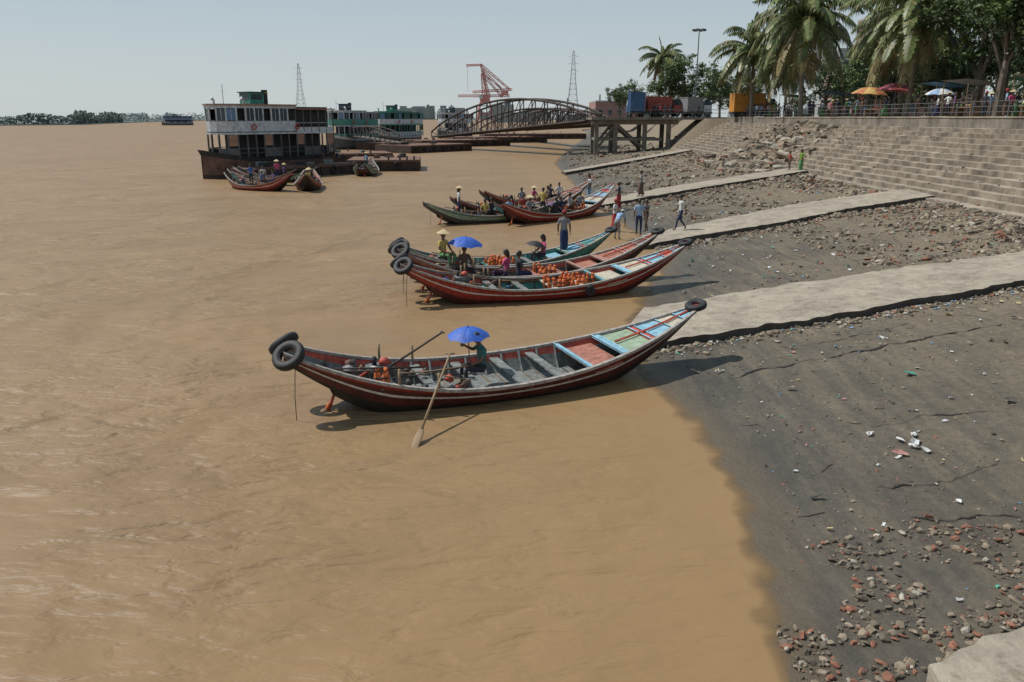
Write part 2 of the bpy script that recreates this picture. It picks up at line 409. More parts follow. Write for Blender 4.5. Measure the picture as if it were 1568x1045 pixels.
ramp('concrete_ramp',R1l,R1u,.2,1); ramp('concrete_ramp',R2l,R2u,.26,3); ramp('concrete_ramp',R3l,R3u,.28,5); ramp('concrete_ramp',R4l,R4u,.3,8)
b=MB(); b.prism([(4.2,4.5),(4.45,7.25),(4.62,7.30),(4.9,7.5),(5.12,7.58),(5.3,7.74),(5.65,7.80),(5.95,7.95),(6.5,8.08),(7.2,8.3),(10,8.8),(10,4.5)],-.2,.38,'ramp'); b.obj('concrete_slab')

# ------------------------------------------------------------------ rubble / litter / cracks
M['st1']=mat('stone_tan',(.24,.19,.135),.9,.35,5); M['st2']=mat('stone_dark',(.125,.102,.075),.9,.35,5); M['st3']=mat('brick_bits',(.24,.105,.065),.9,.35,8); M['st4']=mat('concrete_bits',(.37,.33,.265),.9,.25,5)
g=(1+5**.5)/2
IV=[Vector(v).normalized() for v in((-1,g,0),(1,g,0),(-1,-g,0),(1,-g,0),(0,-1,g),(0,1,g),(0,-1,-g),(0,1,-g),(g,0,-1),(g,0,1),(-g,0,-1),(-g,0,1))]
IF=[(0,11,5),(0,5,1),(0,1,7),(0,7,10),(0,10,11),(1,5,9),(5,11,4),(11,10,2),(10,7,6),(7,1,8),(3,9,4),(3,4,2),(3,2,6),(3,6,8),(3,8,9),(4,9,5),(2,4,11),(6,2,10),(8,6,7),(9,8,1)]
def stone(b,x,y,z,s,m,flat=.6):
    Rm=rotm(U(-.45,.45),U(-.45,.45),U(0,6.3)); d=(s*U(.7,1.4),s*U(.45,1.0),s*flat*U(.5,1.1))
    if (y<30 and R()<.6) or R()<.3:
        o=Vector((x,y,z+d[2]*.2))
        b.add([Rm@Vector((math.copysign(abs(v.x)**.7,v.x)*d[0]*.55*U(.7,1.15),math.copysign(abs(v.y)**.7,v.y)*d[1]*.55*U(.7,1.15),v.z*d[2]*.5*U(.7,1.15)))+o for v in IV],IF,m); return
    vs=[]
    for e in(-1,1):
        for bb in(-1,1):
            for a in(-1,1):
                k=.7 if e>0 else 1
                vs.append(Rm@Vector((a*d[0]/2*U(.5,1.15)*k,bb*d[1]/2*U(.5,1.15)*k,e*d[2]/2*U(.6,1.2)))+Vector((x,y,z+d[2]*.2)))
    b.add(vs,[(0,2,3,1),(4,5,7,6),(0,1,5,4),(2,6,7,3),(0,4,6,2),(1,3,7,5)],m)
def onramp(x,y):
    for lo,up in((R1l,R1u),(R2l,R2u),(R3l,R3u),(R4l,R4u)):
        if interp(lo,x)-.1<y<interp(up,x)+.1: return True
    return False
def pick(w): 
    r=R()*sum(w.values())
    for k,v in w.items():
        r-=v
        if r<=0: return k
    return k
b=MB()
MIX={'st1':5,'st2':4,'st3':.7,'st4':.8}
def zone(n,x0,x1,y0,y1,s0,s1,mix=MIX,thr=-1,bias=None):
    for _ in range(n):
        x=U(x0,x1);y=U(y0,y1)
        if bias: x=x1-(x1-x0)*R()**bias
        if onramp(x,y): continue
        if thr>-1 and nz(x,y,.4,11)+.35*nz(x,y,1.7,1)<thr: continue
        if x-shx(y)<.3: continue
        s=s0+(s1-s0)*R()**2.8
        stone(b,x,y,gz(x,y),s,pick(mix))
NM={'st1':4,'st2':3,'st3':2.0,'st4':.6}
for _ in range(2600):
    t=R()**1.5; x=U(3.2,7.8); yb=7.3+.25*(x-4); y=yb+t*2.9*(1 if x>3.8 else .5)
    if nz(x,y,1.1,4)+.3*nz(x,y,3,4)<-.30+.42*t: continue
    stone(b,x,y,gz(x,y)+.01,.012+.13*R()**3,pick(NM))
zone(1100,3.6,10,9.5,14,.012,.06,{'st2':4,'st1':3,'st3':1},thr=.0)
zone(1200,4.2,15,12,20.8,.012,.08,{'st2':4,'st1':3,'st3':.8},thr=-.1)
for k in range(1500):
    x=2.9+19*R()**1.2; y=interp(R1l,x)-abs(random.gauss(0,.36))-.02
    if R()>.5+nz(x,0,.8): continue
    stone(b,x,y,gz(x,y),.03+.18*R()**2.4,pick(MIX))
for k in range(900):
    x=U(6.3,23); y=interp(R2l,x)-abs(random.gauss(0,.7)); stone(b,x,y,gz(x,y),.05+.27*R()**2.4,pick(MIX))
for k in range(800):
    x=U(6,23); y=interp(R3l,x)-abs(random.gauss(0,.9)); stone(b,x,y,gz(x,y),.08+.34*R()**2.4,pick(MIX))
zone(1300,7,22.6,26,43,.03,.20,thr=.05)
zone(5200,13,22.8,28,46,.04,.34,bias=2.0,thr=-.25)
zone(3200,8,22.8,45,64,.06,.40,bias=1.6,thr=-.08)
zone(3200,7,22.8,63,108,.08,.55,bias=1.5,thr=-.08)
zone(500,8,26,105,150,.15,.8)
zone(900,20,22.8,28,100,.1,.65)
b.obj('rubble')
b=MB()
for _ in range(1200):
    y=random.gauss(85,4.6); f=R()**.8; x=lerp(30.5,19,f); y-= f*6
    z=Z0+max(0,(x-X0)/RUN*RIS) if x>X0 else gz(x,y)
    stone(b,x,y,z+.1,U(.2,.5)+1.1*R()**3,pick({'st1':4,'st2':3,'st4':1.2,'st3':.4}),.4)
for _ in range(260):
    y=U(30,116); x=U(22.9,30.4); z=Z0+max(0,math.floor((x-X0)/RUN+1)*RIS); stone(b,x,y,z,U(.05,.25),pick(MIX))
b.obj('broken_concrete')

LC={'l_w':(.55,.55,.53),'l_b':(.12,.3,.5),'l_g':(.1,.35,.25),'l_p':(.45,.22,.19),'l_y':(.42,.34,.18),'l_k':(.03,.03,.03),'l_t':(.27,.22,.16)}
for k,v in LC.items(): mm(k,v,.7,.25,15)
b=MB()
def scrap(x,y,z,s,m):
    Rm=rotm(U(-.3,.3),U(-.3,.3),U(0,6.3))
    vs=[Rm@Vector(((i-1)*s*.5*U(.4,1.3),(j-1)*s*.3*U(.3,1.3),U(0,.35)*s))+Vector((x,y,z+.015)) for j in range(3) for i in range(3)]
    b.add(vs,[(j*3+i,j*3+i+1,j*3+i+4,j*3+i+3) for j in range(2) for i in range(2)],m)
LW={'l_w':2.6,'l_b':.6,'l_g':.5,'l_p':.5,'l_y':1.2,'l_k':2,'l_t':4}
for _ in range(420):
    x=U(4.4,12);y=U(8,20); 
    if x-shx(y)>.3: scrap(x,y,gz(x,y),.02+.10*R()**2,pick(LW))
for _ in range(2300):
    y=U(18,100); x=22.9-17*R()**1.1
    if x-shx(y)<.3 or onramp(x,y): continue
    scrap(x,y,gz(x,y),U(.04,.22),pick(LW))
for _ in range(380):
    x=U(4,16);y=interp(R1l,x)-abs(random.gauss(0,.5)); scrap(x,y,gz(x,y),U(.03,.13),pick(LW))
for (x,y,m,s) in [(7.3,13.4,'l_w',.24),(7.2,13.2,'l_w',.2),(6.8,13.0,'l_p',.26),(8.8,16.8,'l_g',.28),(4.9,11.6,'l_k',.2),(4.9,18.0,'l_w',.18),(4.4,18.2,'l_t',.2),(6.1,16.5,'l_t',.2),(9.8,14.8,'l_w',.26),(7.4,13.65,'l_w',.18),(7.08,13.5,'l_w',.16),(7.3,13.0,'l_w',.2),(6.7,13.9,'l_w',.15)]:
    scrap(x,y,gz(x,y)+.02,s,m)
b.obj('litter')
b=MB()
for _ in range(60):
    y=U(9,40); x=shx(y)+U(.5,9); 
    if onramp(x,y): continue
    a=U(0,6.3); l=U(.15,.5); pts=[]
    for i in range(4):
        px=x+math.cos(a)*l*i/3; py=y+math.sin(a)*l*i/3; pts.append((px,py,gz(px,py)+.01)); a+=U(-.5,.5)
    b.tube(pts,U(.004,.009),'dwood',4)
b.obj('driftwood')
b=MB()
def crack(pts,w):
    P=[]
    for (a,c) in zip(pts,pts[1:]):
        n=max(2,int((Vector(c)-Vector(a)).length/.05))
        for i in range(n): P.append((lerp(a[0],c[0],i/n),lerp(a[1],c[1],i/n)))
    vs=[];fs=[]
    for i,(x,y) in enumerate(P):
        y+=.16*nz(x,y,1.6,21)+.06*nz(x,y,6,2)+.03*nz(x,y,14,2); ww=w*max(.25,.7+1.6*nz(x,y,3,6))*min(1,i/6+.1,(len(P)-1-i)/6+.1)
        for sgn in(-1,1): vs.append((x,y+sgn*ww,gz(x,y+sgn*ww)+.016))
    for i in range(len(P)-1): fs.append((2*i,2*i+1,2*i+3,2*i+2))
    b.add(vs,fs,'crackm')
crack([(5.0,17.6),(6.9,18.3),(9.2,18.9),(12.8,19.9)],.036)
crack([(5.9,11.9),(7.0,11.9),(8.2,12.3)],.024)
crack([(5.9,10.75),(6.6,10.6),(7.6,10.6)],.018)
crack([(6.9,14.2),(8.0,14.5),(9.5,14.4)],.014)
crack([(7.4,19.6),(8.6,19.8),(11,20.9)],.014)
b.obj('mud_cracks')

# ------------------------------------------------------------------ sampan
def tire(b,c,Rm,r=.25,t=.085):
    b.torus(c,r,t,'rubber',Rm,n=22,k=10,flat=.95)
    b.torus(c,r-.07,.03,'rubber',Rm,n=22,k=6,flat=2.2)
def sampan(loc,rz,L=10.1,B=1.25,sch='A',tires=True,scale=1,name='sampan_boat',zs=1.38,zp=1.5,ribs=True):
    P=empty(name,loc,rz,scale)
    mid=.45
    def zg(s): return mid+(zs-mid)*((.43-s)/.43)**2.1 if s<.43 else mid+(zp-mid)*((s-.43)/.57)**2.2
    def zk(s):
        if s<.22: return -.14+(zs-.30+.14)*((.22-s)/.22)**1.5*1.0
        if s>.70: return -.14+(zp-.10+.14)*((s-.70)/.30)**1.55
        return -.14
    def bw(s):
        if s<.45: return B*(.36+.64*math.sin(math.pi/2*s/.45)**.85)
        u=(s-.45)/.55; return B*(.06+.94*max(0,math.cos(math.pi/2*u))**.85)
    FR=[0,.06,.22,.38,.52,.63,.70,.84,.93,1.0]
    S1={'A':['hulldark','hulldark','hulldark','maroon','maroon','white','maroon','red','rail'],
        'B':['hulldark','maroon','maroon','red','red','white','red','red','rail'],
        'C':['hulldark','hulldark','hulldark','hulldark','maroon','maroon','brownred','brownred','rail'],
        'D':['hulldark','hulldark','dteal','dteal','teal','teal','teal','dteal','rail'],
        'E':['hulldark','hulldark','dwood','dwood','green','green','green','dteal','dwood']}[sch]
    inner={'A':'plank','B':'teal','C':'plankb','D':'teal','E':'plankb'}[sch]
    def wid(s,f):
        b_=bw(s); bb=b_*(.60 if s<.6 else lerp(.60,.25,(s-.6)/.4))
        return bb+(b_-bb)*f**.6
    def zz(s,f): 
        g=zg(s);k=min(zk(s),g-.1); return k+(g-k)*f
    N=44; TR=.10
    h=MB()
    st=[i/N for i in range(N+1)]
    for sd in(1,-1):
        for i in range(N):
            s0,s1=st[i],st[i+1]
            for k in range(len(FR)-1):
                f0,f1=FR[k],FR[k+1]
                if s1<=TR and f0<.2: continue
                o=[]
                for (s,f) in((s0,f0),(s1,f0),(s1,f1),(s0,f1)):
                    o.append(((s-.5)*L,sd*wid(s,f)+(0.03*sd if f>.9 else 0),zz(s,f)))
                h.add(o,[(0,1,2,3) if sd<0 else (3,2,1,0)],S1[k])
                if f0>=.2:
                    o2=[(x,yy-sd*.05,z) for x,yy,z in o]
                    h.add(o2,[(3,2,1,0) if sd<0 else (0,1,2,3)],inner if (k<6) else ('railred' if sch in'ACB' else inner))
            if s1>TR:
                h.add([((s0-.5)*L,0,zz(s0,0)),((s1-.5)*L,0,zz(s1,0)),((s1-.5)*L,sd*wid(s1,0),zz(s1,0)),((s0-.5)*L,sd*wid(s0,0),zz(s0,0))],[(0,1,2,3) if sd<0 else (3,2,1,0)],'hulldark')
            o=[((s-.5)*L,sd*(bw(s)+d),zg(s)+.015) for s,d in((s0,.045),(s1,.045),(s1,-.06),(s0,-.06))]
            h.add(o,[(0,1,2,3) if sd<0 else (3,2,1,0)],'rail')
            o=[((s-.5)*L,sd*(bw(s)+.045),zg(s)+d) for s,d in((s0,.015),(s1,.015),(s1,-.05),(s0,-.05))]
            h.add(o,[(0,1,2,3)],'rail')
            o=[((s-.5)*L,sd*(bw(s)-.06),zg(s)+d) for s,d in((s0,.015),(s1,.015),(s1,-.05),(s0,-.05))]
            h.add(o,[(0,1,2,3)],'rail')
        for i in range(N):
            if st[i+1]<=TR:
                f=.22; o=[((s-.5)*L,sd*(wid(s,f)-d),zz(s,f)) for s,d in((st[i],0),(st[i+1],0),(st[i+1],.05),(st[i],.05))]
                h.add(o,[(0,1,2,3)],'maroon')
        e=[((0-.5)*L,sd*(wid(0,f)-d),zz(0,f)) for f,d in((.22,0),(1,0),(1,.05),(.22,.05))]; h.add(e,[(0,1,2,3)],'maroon')
    s=TR+.005; w0=wid(s,0);w1=wid(s,.75)-.03
    h.add([((s-.5)*L,-w0,zz(s,0)),((s-.5)*L,w0,zz(s,0)),((s-.5)*L-.12,w1,zz(s,.75)),((s-.5)*L-.12,-w1,zz(s,.75))],[(0,1,2,3)],'maroon')
    flo={'A':'plank','B':'plankb','C':'plankb','D':'brownred','E':'plankb'}[sch]
    sf=[.13+.60*i/18 for i in range(19)]
    for i in range(18):
        s0,s1=sf[i],sf[i+1]-.003
        z0=max(.02,zz(s0,.25));z1=max(.02,zz(s1,.25))
        h.add([((s0-.5)*L,-wid(s0,.25)+.03,z0),((s1-.5)*L,-wid(s1,.25)+.03,z1),((s1-.5)*L,wid(s1,.25)-.03,z1),((s0-.5)*L,wid(s0,.25)-.03,z0)],[(0,1,2,3)],flo)
    if ribs:
        s=.16
        while s<.70:
            for sd in(1,-1):
                pts=[((s-.5)*L,sd*(wid(s,f)-.085),zz(s,f)) for f in(.2,.45,.7,.95)]
                h.tube(pts,.035,inner if sch!='B' else 'plankb',4)
            s+=.045
    def thw(s,w,m,dz=.12):
        h.box(((s-.5)*L,0,zg(s)-dz),(w,2*(bw(s)-.07),.04),m)
    pal={'A':('plank','plank','lblue','green','lblue','cream','railred'),'B':('plank','cream','teal','cream','lblue','railred','lblue'),
         'C':('plankb','brownred','brownred','brownred','brownred','plank','plank'),'D':('teal','plank','teal','lblue','teal','green','teal'),'E':('plankb',)*7}[sch]
    for s,w in((.2,.35),(.30,.22),(.40,.22),(.50,.22),(.59,.2)): thw(s,w,pal[0] if s<.5 else pal[1])
    segs=[(.655,.665,pal[2],.0),(.67,.745,'brownred' if sch in'AC' else pal[3],.16),(.75,.765,'lblue' if sch in 'AB' else pal[2],.0),(.768,.835,pal[3],.05),(.838,.85,'railred',.03),(.853,.90,pal[4],.04),(.903,.94,pal[5],.035),(.943,.99,pal[4],.02)]
    for s0,s1,m,dz in segs:
        n=3
        for q in range(n):
            a=lerp(s0,s1,q/n);c=lerp(s0,s1,(q+1)/n)
            va=bw(a)-.065;vc=bw(c)-.065
            A=((a-.5)*L,-va,zg(a)-dz-.01);Bq=((c-.5)*L,-vc,zg(c)-dz-.01);Cq=((c-.5)*L,vc,zg(c)-dz-.01);D=((a-.5)*L,va,zg(a)-dz-.01)
            h.add([A,Bq,Cq,D]+[(p[0],p[1],p[2]-.04) for p in(A,Bq,Cq,D)],[(0,1,2,3),(0,4,5,1),(2,6,7,3),(3,7,4,0),(1,5,6,2)],m)
        h.tube([((s0-.5)*L,-bw(s0)+.07,zg(s0)-dz+.01),((s0-.5)*L,bw(s0)-.07,zg(s0)-dz+.01)],.018,'lblue' if sch in'AB' else 'rail',4)
    h.tube([((s-.5)*L,0,zg(s)-.0) for s in(.77,.84,.9,.95,.99)],.03,'railred' if sch!='D' else 'lblue',4)
    h.box(((.995-.5)*L,0,zg(.995)-.03),(.14,bw(1)*2+.1,.13),'red' if sch in'AB' else inner)
    h.obj('hull',P)
    t=MB()
    if tires:
        for sd in(1,-1):
            tire(t,((0.012-.5)*L-.03,sd*(bw(0)+.02),zs-.06),rotm(sd*-.5,-.55,0),.26,.09)
        tire(t,((.992-.5)*L,0,zp+.0),rotm(0.1,-.25,0),.2,.075)
        for s in((.60,) if sch=='B' else ()): tire(t,((s-.5)*L,-(bw(s)+.09),zg(s)-.22),rotm(1.45,0,0),.13,.05)
        t.obj('tyres',P,smooth=True)
    e=MB()
    xe=(.20-.5)*L
    e.box((xe,.05,zg(.2)-.02),(.45,.3,.26),'metal'); e.tube([(xe-.1,.05,zg(.2)+.1),(xe-.1,.05,zg(.2)+.3)],.05,'black',8); e.ell((xe+.12,.05,zg(.2)+.16),(.13,.12,.11),'railred',8,6)
    e.tube([(xe-.2,.05,zg(.2)),((.10-.5)*L,-.1,.35),((.085-.5)*L,-.15,.02)],.035,'railred',6)
    for k in range(3):
        a=k*2.09; e.box(((.083-.5)*L,-.15+.12*math.cos(a),.0+.12*math.sin(a)),(.03,.16,.07),'orange',R_=rotm(a,0,.3))
    for s in(.22,.30):
        for sd in(1,-1): e.tube([((s-.5)*L,sd*(bw(s)-.03),zg(s)-.05),((s-.5)*L,sd*(bw(s)-.02),zg(s)+.35)],.03,'wood',6)
    for _ in range(34):
        s=U(.13,.38); x=(s-.5)*L; yy=U(-.65,.65)*bw(s)
        k=random.choice(['c_dark','plankb','c_blue','c_grey','railred','teal','wood','c_brown','dwood','dwood','black'])
        e.ell((x,yy,zg(s)-U(.05,.22)),(U(.05,.15),U(.05,.12),U(.04,.10)),k,8,6,R_=rotm(U(-.4,.4),U(-.4,.4),U(0,3)),fn=lambda v:v*(1+.5*noise.noise(v*2.1+Vector((x*7,0,0)))))
    for _ in range(9):
        s=U(.15,.4); x=(s-.5)*L; a=U(-.5,.5); l=U(.4,1.1); yy=U(-.6,.5)*bw(s)
        e.tube([(x-l*math.cos(a),yy-l*math.sin(a)*.6,zg(s)+U(.0,.3)),(x+l*math.cos(a),yy+l*math.sin(a)*.6,zg(s)+U(-.1,.1))],U(.012,.022),random.choice(['wood','dwood']),5)
    e.tube([((.02-.5)*L,-bw(0)-.03,zs-.3),((.015-.5)*L,-bw(0)-.06,.5),((.015-.5)*L,-bw(0)-.05,-.2)],.008,'black',4)
    e.obj('gear',P,smooth=True)
    Mx=Matrix.Translation(loc)@Matrix.Rotation(rz,4,'Z')@Matrix.Scale(scale,4)
    def W(s,y,dz): 
        v=Mx@Vector(((s-.5)*L,y*bw(s),zg(s)+dz)); return v
    return P,W
def between(st,pr):
    d=Vector(pr)-Vector(st); return ((st[0]+pr[0])/2,(st[1]+pr[1])/2,0),math.atan2(d.y,d.x),d.length

def jacket(b,c,Rm):
    c=Vector(c)
    sq=lambda v:Vector((math.copysign(abs(v.x)**.45,v.x),math.copysign(abs(v.y)**.7,v.y),math.copysign(abs(v.z)**.45,v.z)))
    for sx in(-1,1):
        b.ell(c+Rm@Vector((sx*.095,0,0)),(.08,.05,.18),'orange',8,6,R_=Rm,fn=sq)
        b.tube([c+Rm@Vector((sx*.09,0,.16)),c+Rm@Vector((sx*.10,.04,.24)),c+Rm@Vector((sx*.05,.09,.23))],[.05,.045,.04],'orange',6)
    for z in(-.09,.05): b.box(c+Rm@Vector((0,-.054,z)),(.33,.012,.03),'black',R_=Rm)
def jackets(W,rows):
    b=MB()
    for s,ys_ in rows:
        for y in ys_:
            jacket(b,W(s+U(-.006,.006),y+U(-.05,.05),U(-.14,-.05)),rotm(U(-.35,.15),U(-.25,.25),U(-.9,.9)))
    b.obj('life_jackets',smooth=True)
def umbrella(c,r,m,pole=1.1,tilt=(0,0),big=False,m2=None):
    b=MB(); n=8; rings=5; vs=[(0,0,0)]; 
    hgt=r*.42
    seg=n*4
    for j in range(1,rings+1):
        f=j/rings
        for i in range(seg):
            a=2*math.pi*i/seg; ph=(i%4)/4.0
            sc=1-.07*math.sin(math.pi*ph)*f
            zdip=-hgt*(f**1.9)+.05*r*math.sin(math.pi*ph)*f
            vs.append((r*f*sc*math.cos(a),r*f*sc*math.sin(a),zdip))
    fa=[];fb=[]
    for i in range(seg):
        t=fa if (i//4)%2==0 else fb
        t.append((0,1+i,1+(i+1)%seg))
        for j in range(rings-1):
            a=1+j*seg+i;d=1+j*seg+(i+1)%seg
            t.append((a,a+seg,d+seg,d))
    b.add(vs,fa,m); b.add(vs,fb,m2 or m)
    b.tube([(0,0,.12*r),(0,0,-pole)],.012 if not big else .03,'metal',6)
    for i in range(n):
        a=2*math.pi*i/n; b.tube([(0,0,-hgt*.75),(r*.5*math.cos(a),r*.5*math.sin(a),-hgt*.30)],.006 if not big else .012,'metal',3)
        b.tube([(r*f*math.cos(a),r*f*math.sin(a),-hgt*f**1.9-.01) for f in(.1,.4,.7,1.0)],.005 if not big else .012,'metal',3)
    if not big: b.tube([(0,0,-pole),(0.03,0,-pole-.05),(.06,0,-pole)],.014,'dwood',5)
    return b.obj('umbrella' if not big else 'market_parasol',loc=c,rot=(tilt[0],tilt[1],U(0,1)),smooth=False)

# ------------------------------------------------------------------ people
def joints(kind):
    J=dict(pel=(0,0,.93),wai=(0,0,1.08),che=(0,0,1.28),nec=(0,0,1.45),hea=(0,.015,1.53),
        shL=(-.175,0,1.40),elL=(-.23,-.03,1.13),wrL=(-.235,.05,.88),shR=(.175,0,1.40),elR=(.23,-.03,1.13),wrR=(.235,.05,.88),
        hiL=(-.09,0,.87),knL=(-.10,.02,.48),anL=(-.10,-.02,.09),toL=(-.12,.13,.035),hiR=(.09,0,.87),knR=(.10,.02,.48),anR=(.10,-.02,.09),toR=(.12,.13,.035))
    def u(**k): J.update(k)
    if kind=='walk':
        u(knL=(-.1,.20,.50),anL=(-.1,.28,.10),toL=(-.11,.42,.06),knR=(.1,-.06,.47),anR=(.1,-.33,.15),toR=(.11,-.24,.03),elL=(-.23,-.13,1.15),wrL=(-.22,-.14,.90),elR=(.23,.06,1.14),wrR=(.2,.24,.98))
    if kind=='carry':
        u(elR=(.25,.05,1.16),wrR=(.18,.26,1.22),elL=(-.25,.05,1.16),wrL=(-.15,.28,1.2),knL=(-.1,.10,.48),anL=(-.11,.10,.09),toL=(-.12,.25,.035),knR=(.1,-.03,.48),anR=(.1,-.15,.09),toR=(.11,0,.035))
    if kind=='bend':
        u(wai=(0,.08,1.04),che=(0,.26,1.16),nec=(0,.42,1.22),hea=(0,.50,1.24),shL=(-.17,.38,1.17),shR=(.17,.38,1.17),elL=(-.2,.44,.90),elR=(.2,.46,.90),wrL=(-.14,.58,.70),wrR=(.14,.6,.68),pel=(0,-.08,.92),hiL=(-.09,-.08,.86),hiR=(.09,-.08,.86))
    if kind=='hip':
        u(elL=(-.36,-.06,1.15),wrL=(-.19,.03,1.0),knR=(.13,.03,.48),anR=(.17,0,.09),toR=(.22,.13,.035))
    if kind in('sit','row'):
        d=(0,0,-.50)
        for k in list(J): J[k]=tuple(a+b for a,b in zip(J[k],d))
        u(hiL=(-.1,.02,.42),hiR=(.1,.02,.42),knL=(-.15,.42,.48),knR=(.15,.42,.48),anL=(-.13,.40,.09),anR=(.13,.44,.09),toL=(-.14,.54,.035),toR=(.14,.58,.035),elL=(-.24,.08,.66),wrL=(-.14,.30,.55),elR=(.24,.08,.66),wrR=(.14,.30,.55))
        if kind=='row': u(elR=(.27,.12,.78),wrR=(.14,.34,.92),nec=(0,.06,.95),hea=(0,.09,1.03))
    if kind=='crouch':
        u(pel=(0,0,.30),wai=(0,.08,.44),che=(0,.2,.60),nec=(0,.3,.74),hea=(0,.35,.81),shL=(-.17,.26,.69),shR=(.17,.26,.69),elL=(-.22,.42,.50),elR=(.22,.42,.5),wrL=(-.12,.6,.42),wrR=(.12,.6,.42),
          hiL=(-.1,.02,.26),hiR=(.1,.02,.26),knL=(-.17,.36,.48),knR=(.17,.36,.48),anL=(-.13,.12,.09),anR=(.13,.12,.09),toL=(-.15,.27,.03),toR=(.15,.27,.03))
    return J
RAD=dict(pel=.13,wai=.118,che=.14,nec=.055,hea=.05,sh=.062,el=.042,wr=.028,hi=.088,kn=.058,an=.038,to=.034)
EDG=[('pel','wai'),('wai','che'),('che','nec'),('nec','hea')]+[(a+s,b_+s) for s in 'LR' for a,b_ in(('sh','el'),('el','wr'),('hi','kn'),('kn','an'),('an','to'))]+[('che','shL'),('che','shR'),('pel','hiL'),('pel','hiR')]
def segd(p,a,b_):
    ab=b_-a; t=max(0,min(1,(p-a).dot(ab)/max(ab.length_squared,1e-9))); return (p-(a+ab*t)).length,t
CACHE={}
def body(kind,skirt,hat,longhair):
    key=(kind,skirt,hat,longhair)
    if key in CACHE: return CACHE[key]
    J={k:Vector(v) for k,v in joints(kind).items()}
    names=list(J); 
    me=bpy.data.meshes.new('sk'); me.from_pydata([J[n] for n in names],[(names.index(a),names.index(c)) for a,c in EDG],[])
    o=bpy.data.objects.new('sk',me); COL.objects.link(o)
    md=o.modifiers.new('s','SKIN'); md.use_smooth_shade=True
    sv=me.skin_vertices[0].data
    for i,n in enumerate(names):
        r=RAD.get(n) or RAD[n[:2]]
        sv[i].radius=(r,r*(.78 if n in('che','wai','pel') else 1)); sv[i].use_root=(n=='pel')
    sb=o.modifiers.new('u','SUBSURF'); sb.levels=1; sb.render_levels=1
    dg=bpy.context.evaluated_depsgraph_get(); dg.update()
    m2=bpy.data.meshes.new_from_object(o.evaluated_get(dg))
    b=MB(); V=[v.co.copy() for v in m2.vertices]
    groups={'shirt':[], 'lower':[], 'sk':[], 'shoe':[]}
    for p in m2.polygons:
        c=p.center; best=None
        for a,d in EDG:
            dd,t=segd(c,J[a],J[d])
            if best is None or dd<best[0]: best=(dd,a,d,t)
        _,a,d,t=best
        if d in('hea',): g='sk'
        elif a[:2]=='sh': g='shirt' if t<.65 else 'sk'
        elif a[:2]=='el': g='sk'
        elif a[:2]=='hi' or d[:2]=='hi': g='lower'
        elif a[:2]=='kn': g='lower' if t<.85 else 'sk'
        elif a[:2]=='an': g='shoe'
        elif a=='pel' and t<.3: g='lower'
        else: g='shirt'
        groups[g].append(tuple(p.vertices))
    bpy.data.objects.remove(o)
    for g,k in(('shirt','#shirt'),('lower','#lower'),('sk','skin'),('shoe','dwood')):
        if groups[g]: b.add(V,groups[g],k)
    hd=(J['hea']-J['nec']).normalized(); base=J['hea']+hd*.09
    zax=(hd*.6+Vector((0,0,1))*.6).normalized(); xax=Vector((1,0,0)); yax=zax.cross(xax).normalized(); Rm=Matrix((xax,yax,zax)).transposed()
    def hf(v):
        v=v.copy()
        if v.z<0: v.x*=1+.28*v.z; v.y*=1+.12*v.z
        if v.y>0 and v.z<.3: v.y*=.95
        return v
    b.ell(base,(.077,.098,.118),'skin',14,10,R_=Rm,fn=hf)
    b.tube([J['nec'],J['hea']+hd*.04],[.052,.05],'skin',8)
    vs=[];fs=[];nu=14;nv=8
    for j in range(nv+1):
        ph=math.pi*.62*j/nv
        for i in range(nu):
            t=2*math.pi*i/nu
            front=max(0,math.sin(t)); lim=ph*(1-.42*front)
            v=Vector((math.sin(lim)*math.cos(t)*.084,math.sin(lim)*math.sin(t)*.106-.004,math.cos(lim)*.126+.004)); vs.append(base+Rm@v)
    for j in range(nv):
        for i in range(nu): a=j*nu+i;c=j*nu+(i+1)%nu; fs.append((a,a+nu,c+nu,c))
    b.add(vs,fs,'hair')
    if longhair: b.ell(base+Rm@Vector((0,-.085,-.06)),(.055,.045,.13),'hair',8,6,R_=Rm)
    for sx in(-1,1):
        b.ell(base+Rm@Vector((sx*.03,.087,.008)),(.014,.008,.007),'eyew',6,4,R_=Rm); b.ell(base+Rm@Vector((sx*.03,.094,.008)),(.006,.004,.006),'hair',6,4,R_=Rm)
        b.ell(base+Rm@Vector((sx*.03,.090,.028)),(.018,.006,.004),'hair',6,4,R_=Rm)
        b.ell(base+Rm@Vector((sx*.079,-.005,-.005)),(.01,.02,.03),'skin',6,5,R_=Rm)
    b.add([base+Rm@Vector(v) for v in((0,.09,.015),(-.016,.088,-.026),(.016,.088,-.026),(0,.118,-.022))],[(0,1,3),(0,3,2),(1,2,3)],'skin')
    b.ell(base+Rm@Vector((0,.083,-.052)),(.024,.010,.007),'lips',8,4,R_=Rm)
    for s_,sg in(('L',-1),('R',1)):
        w=J['wr'+s_]; d=(w-J['el'+s_]).normalized(); side=Vector((0,1,0)); side=(side-d*side.dot(d)).normalized(); nrm=d.cross(side).normalized()
        Rh=Matrix((side,nrm,d)).transposed()
        b.ell(w+d*.045,(.040,.016,.055),'skin',8,6,R_=Rh)
        for q,(off,l) in enumerate(((-.030,.055),(-.010,.068),(.010,.074),(.029,.066))):
            p0=w+d*.08+side*off; p1=p0+d*l*.55; p2=p1+d*l*.4-nrm*sg*l*.3
            b.tube([p0,p1,p2],[.009,.0085,.007],'skin',5)
        p0=w+d*.03+side*.034; b.tube([p0,p0+side*.028+d*.03,p0+side*.032+d*.062],[.011,.010,.008],'skin',5)
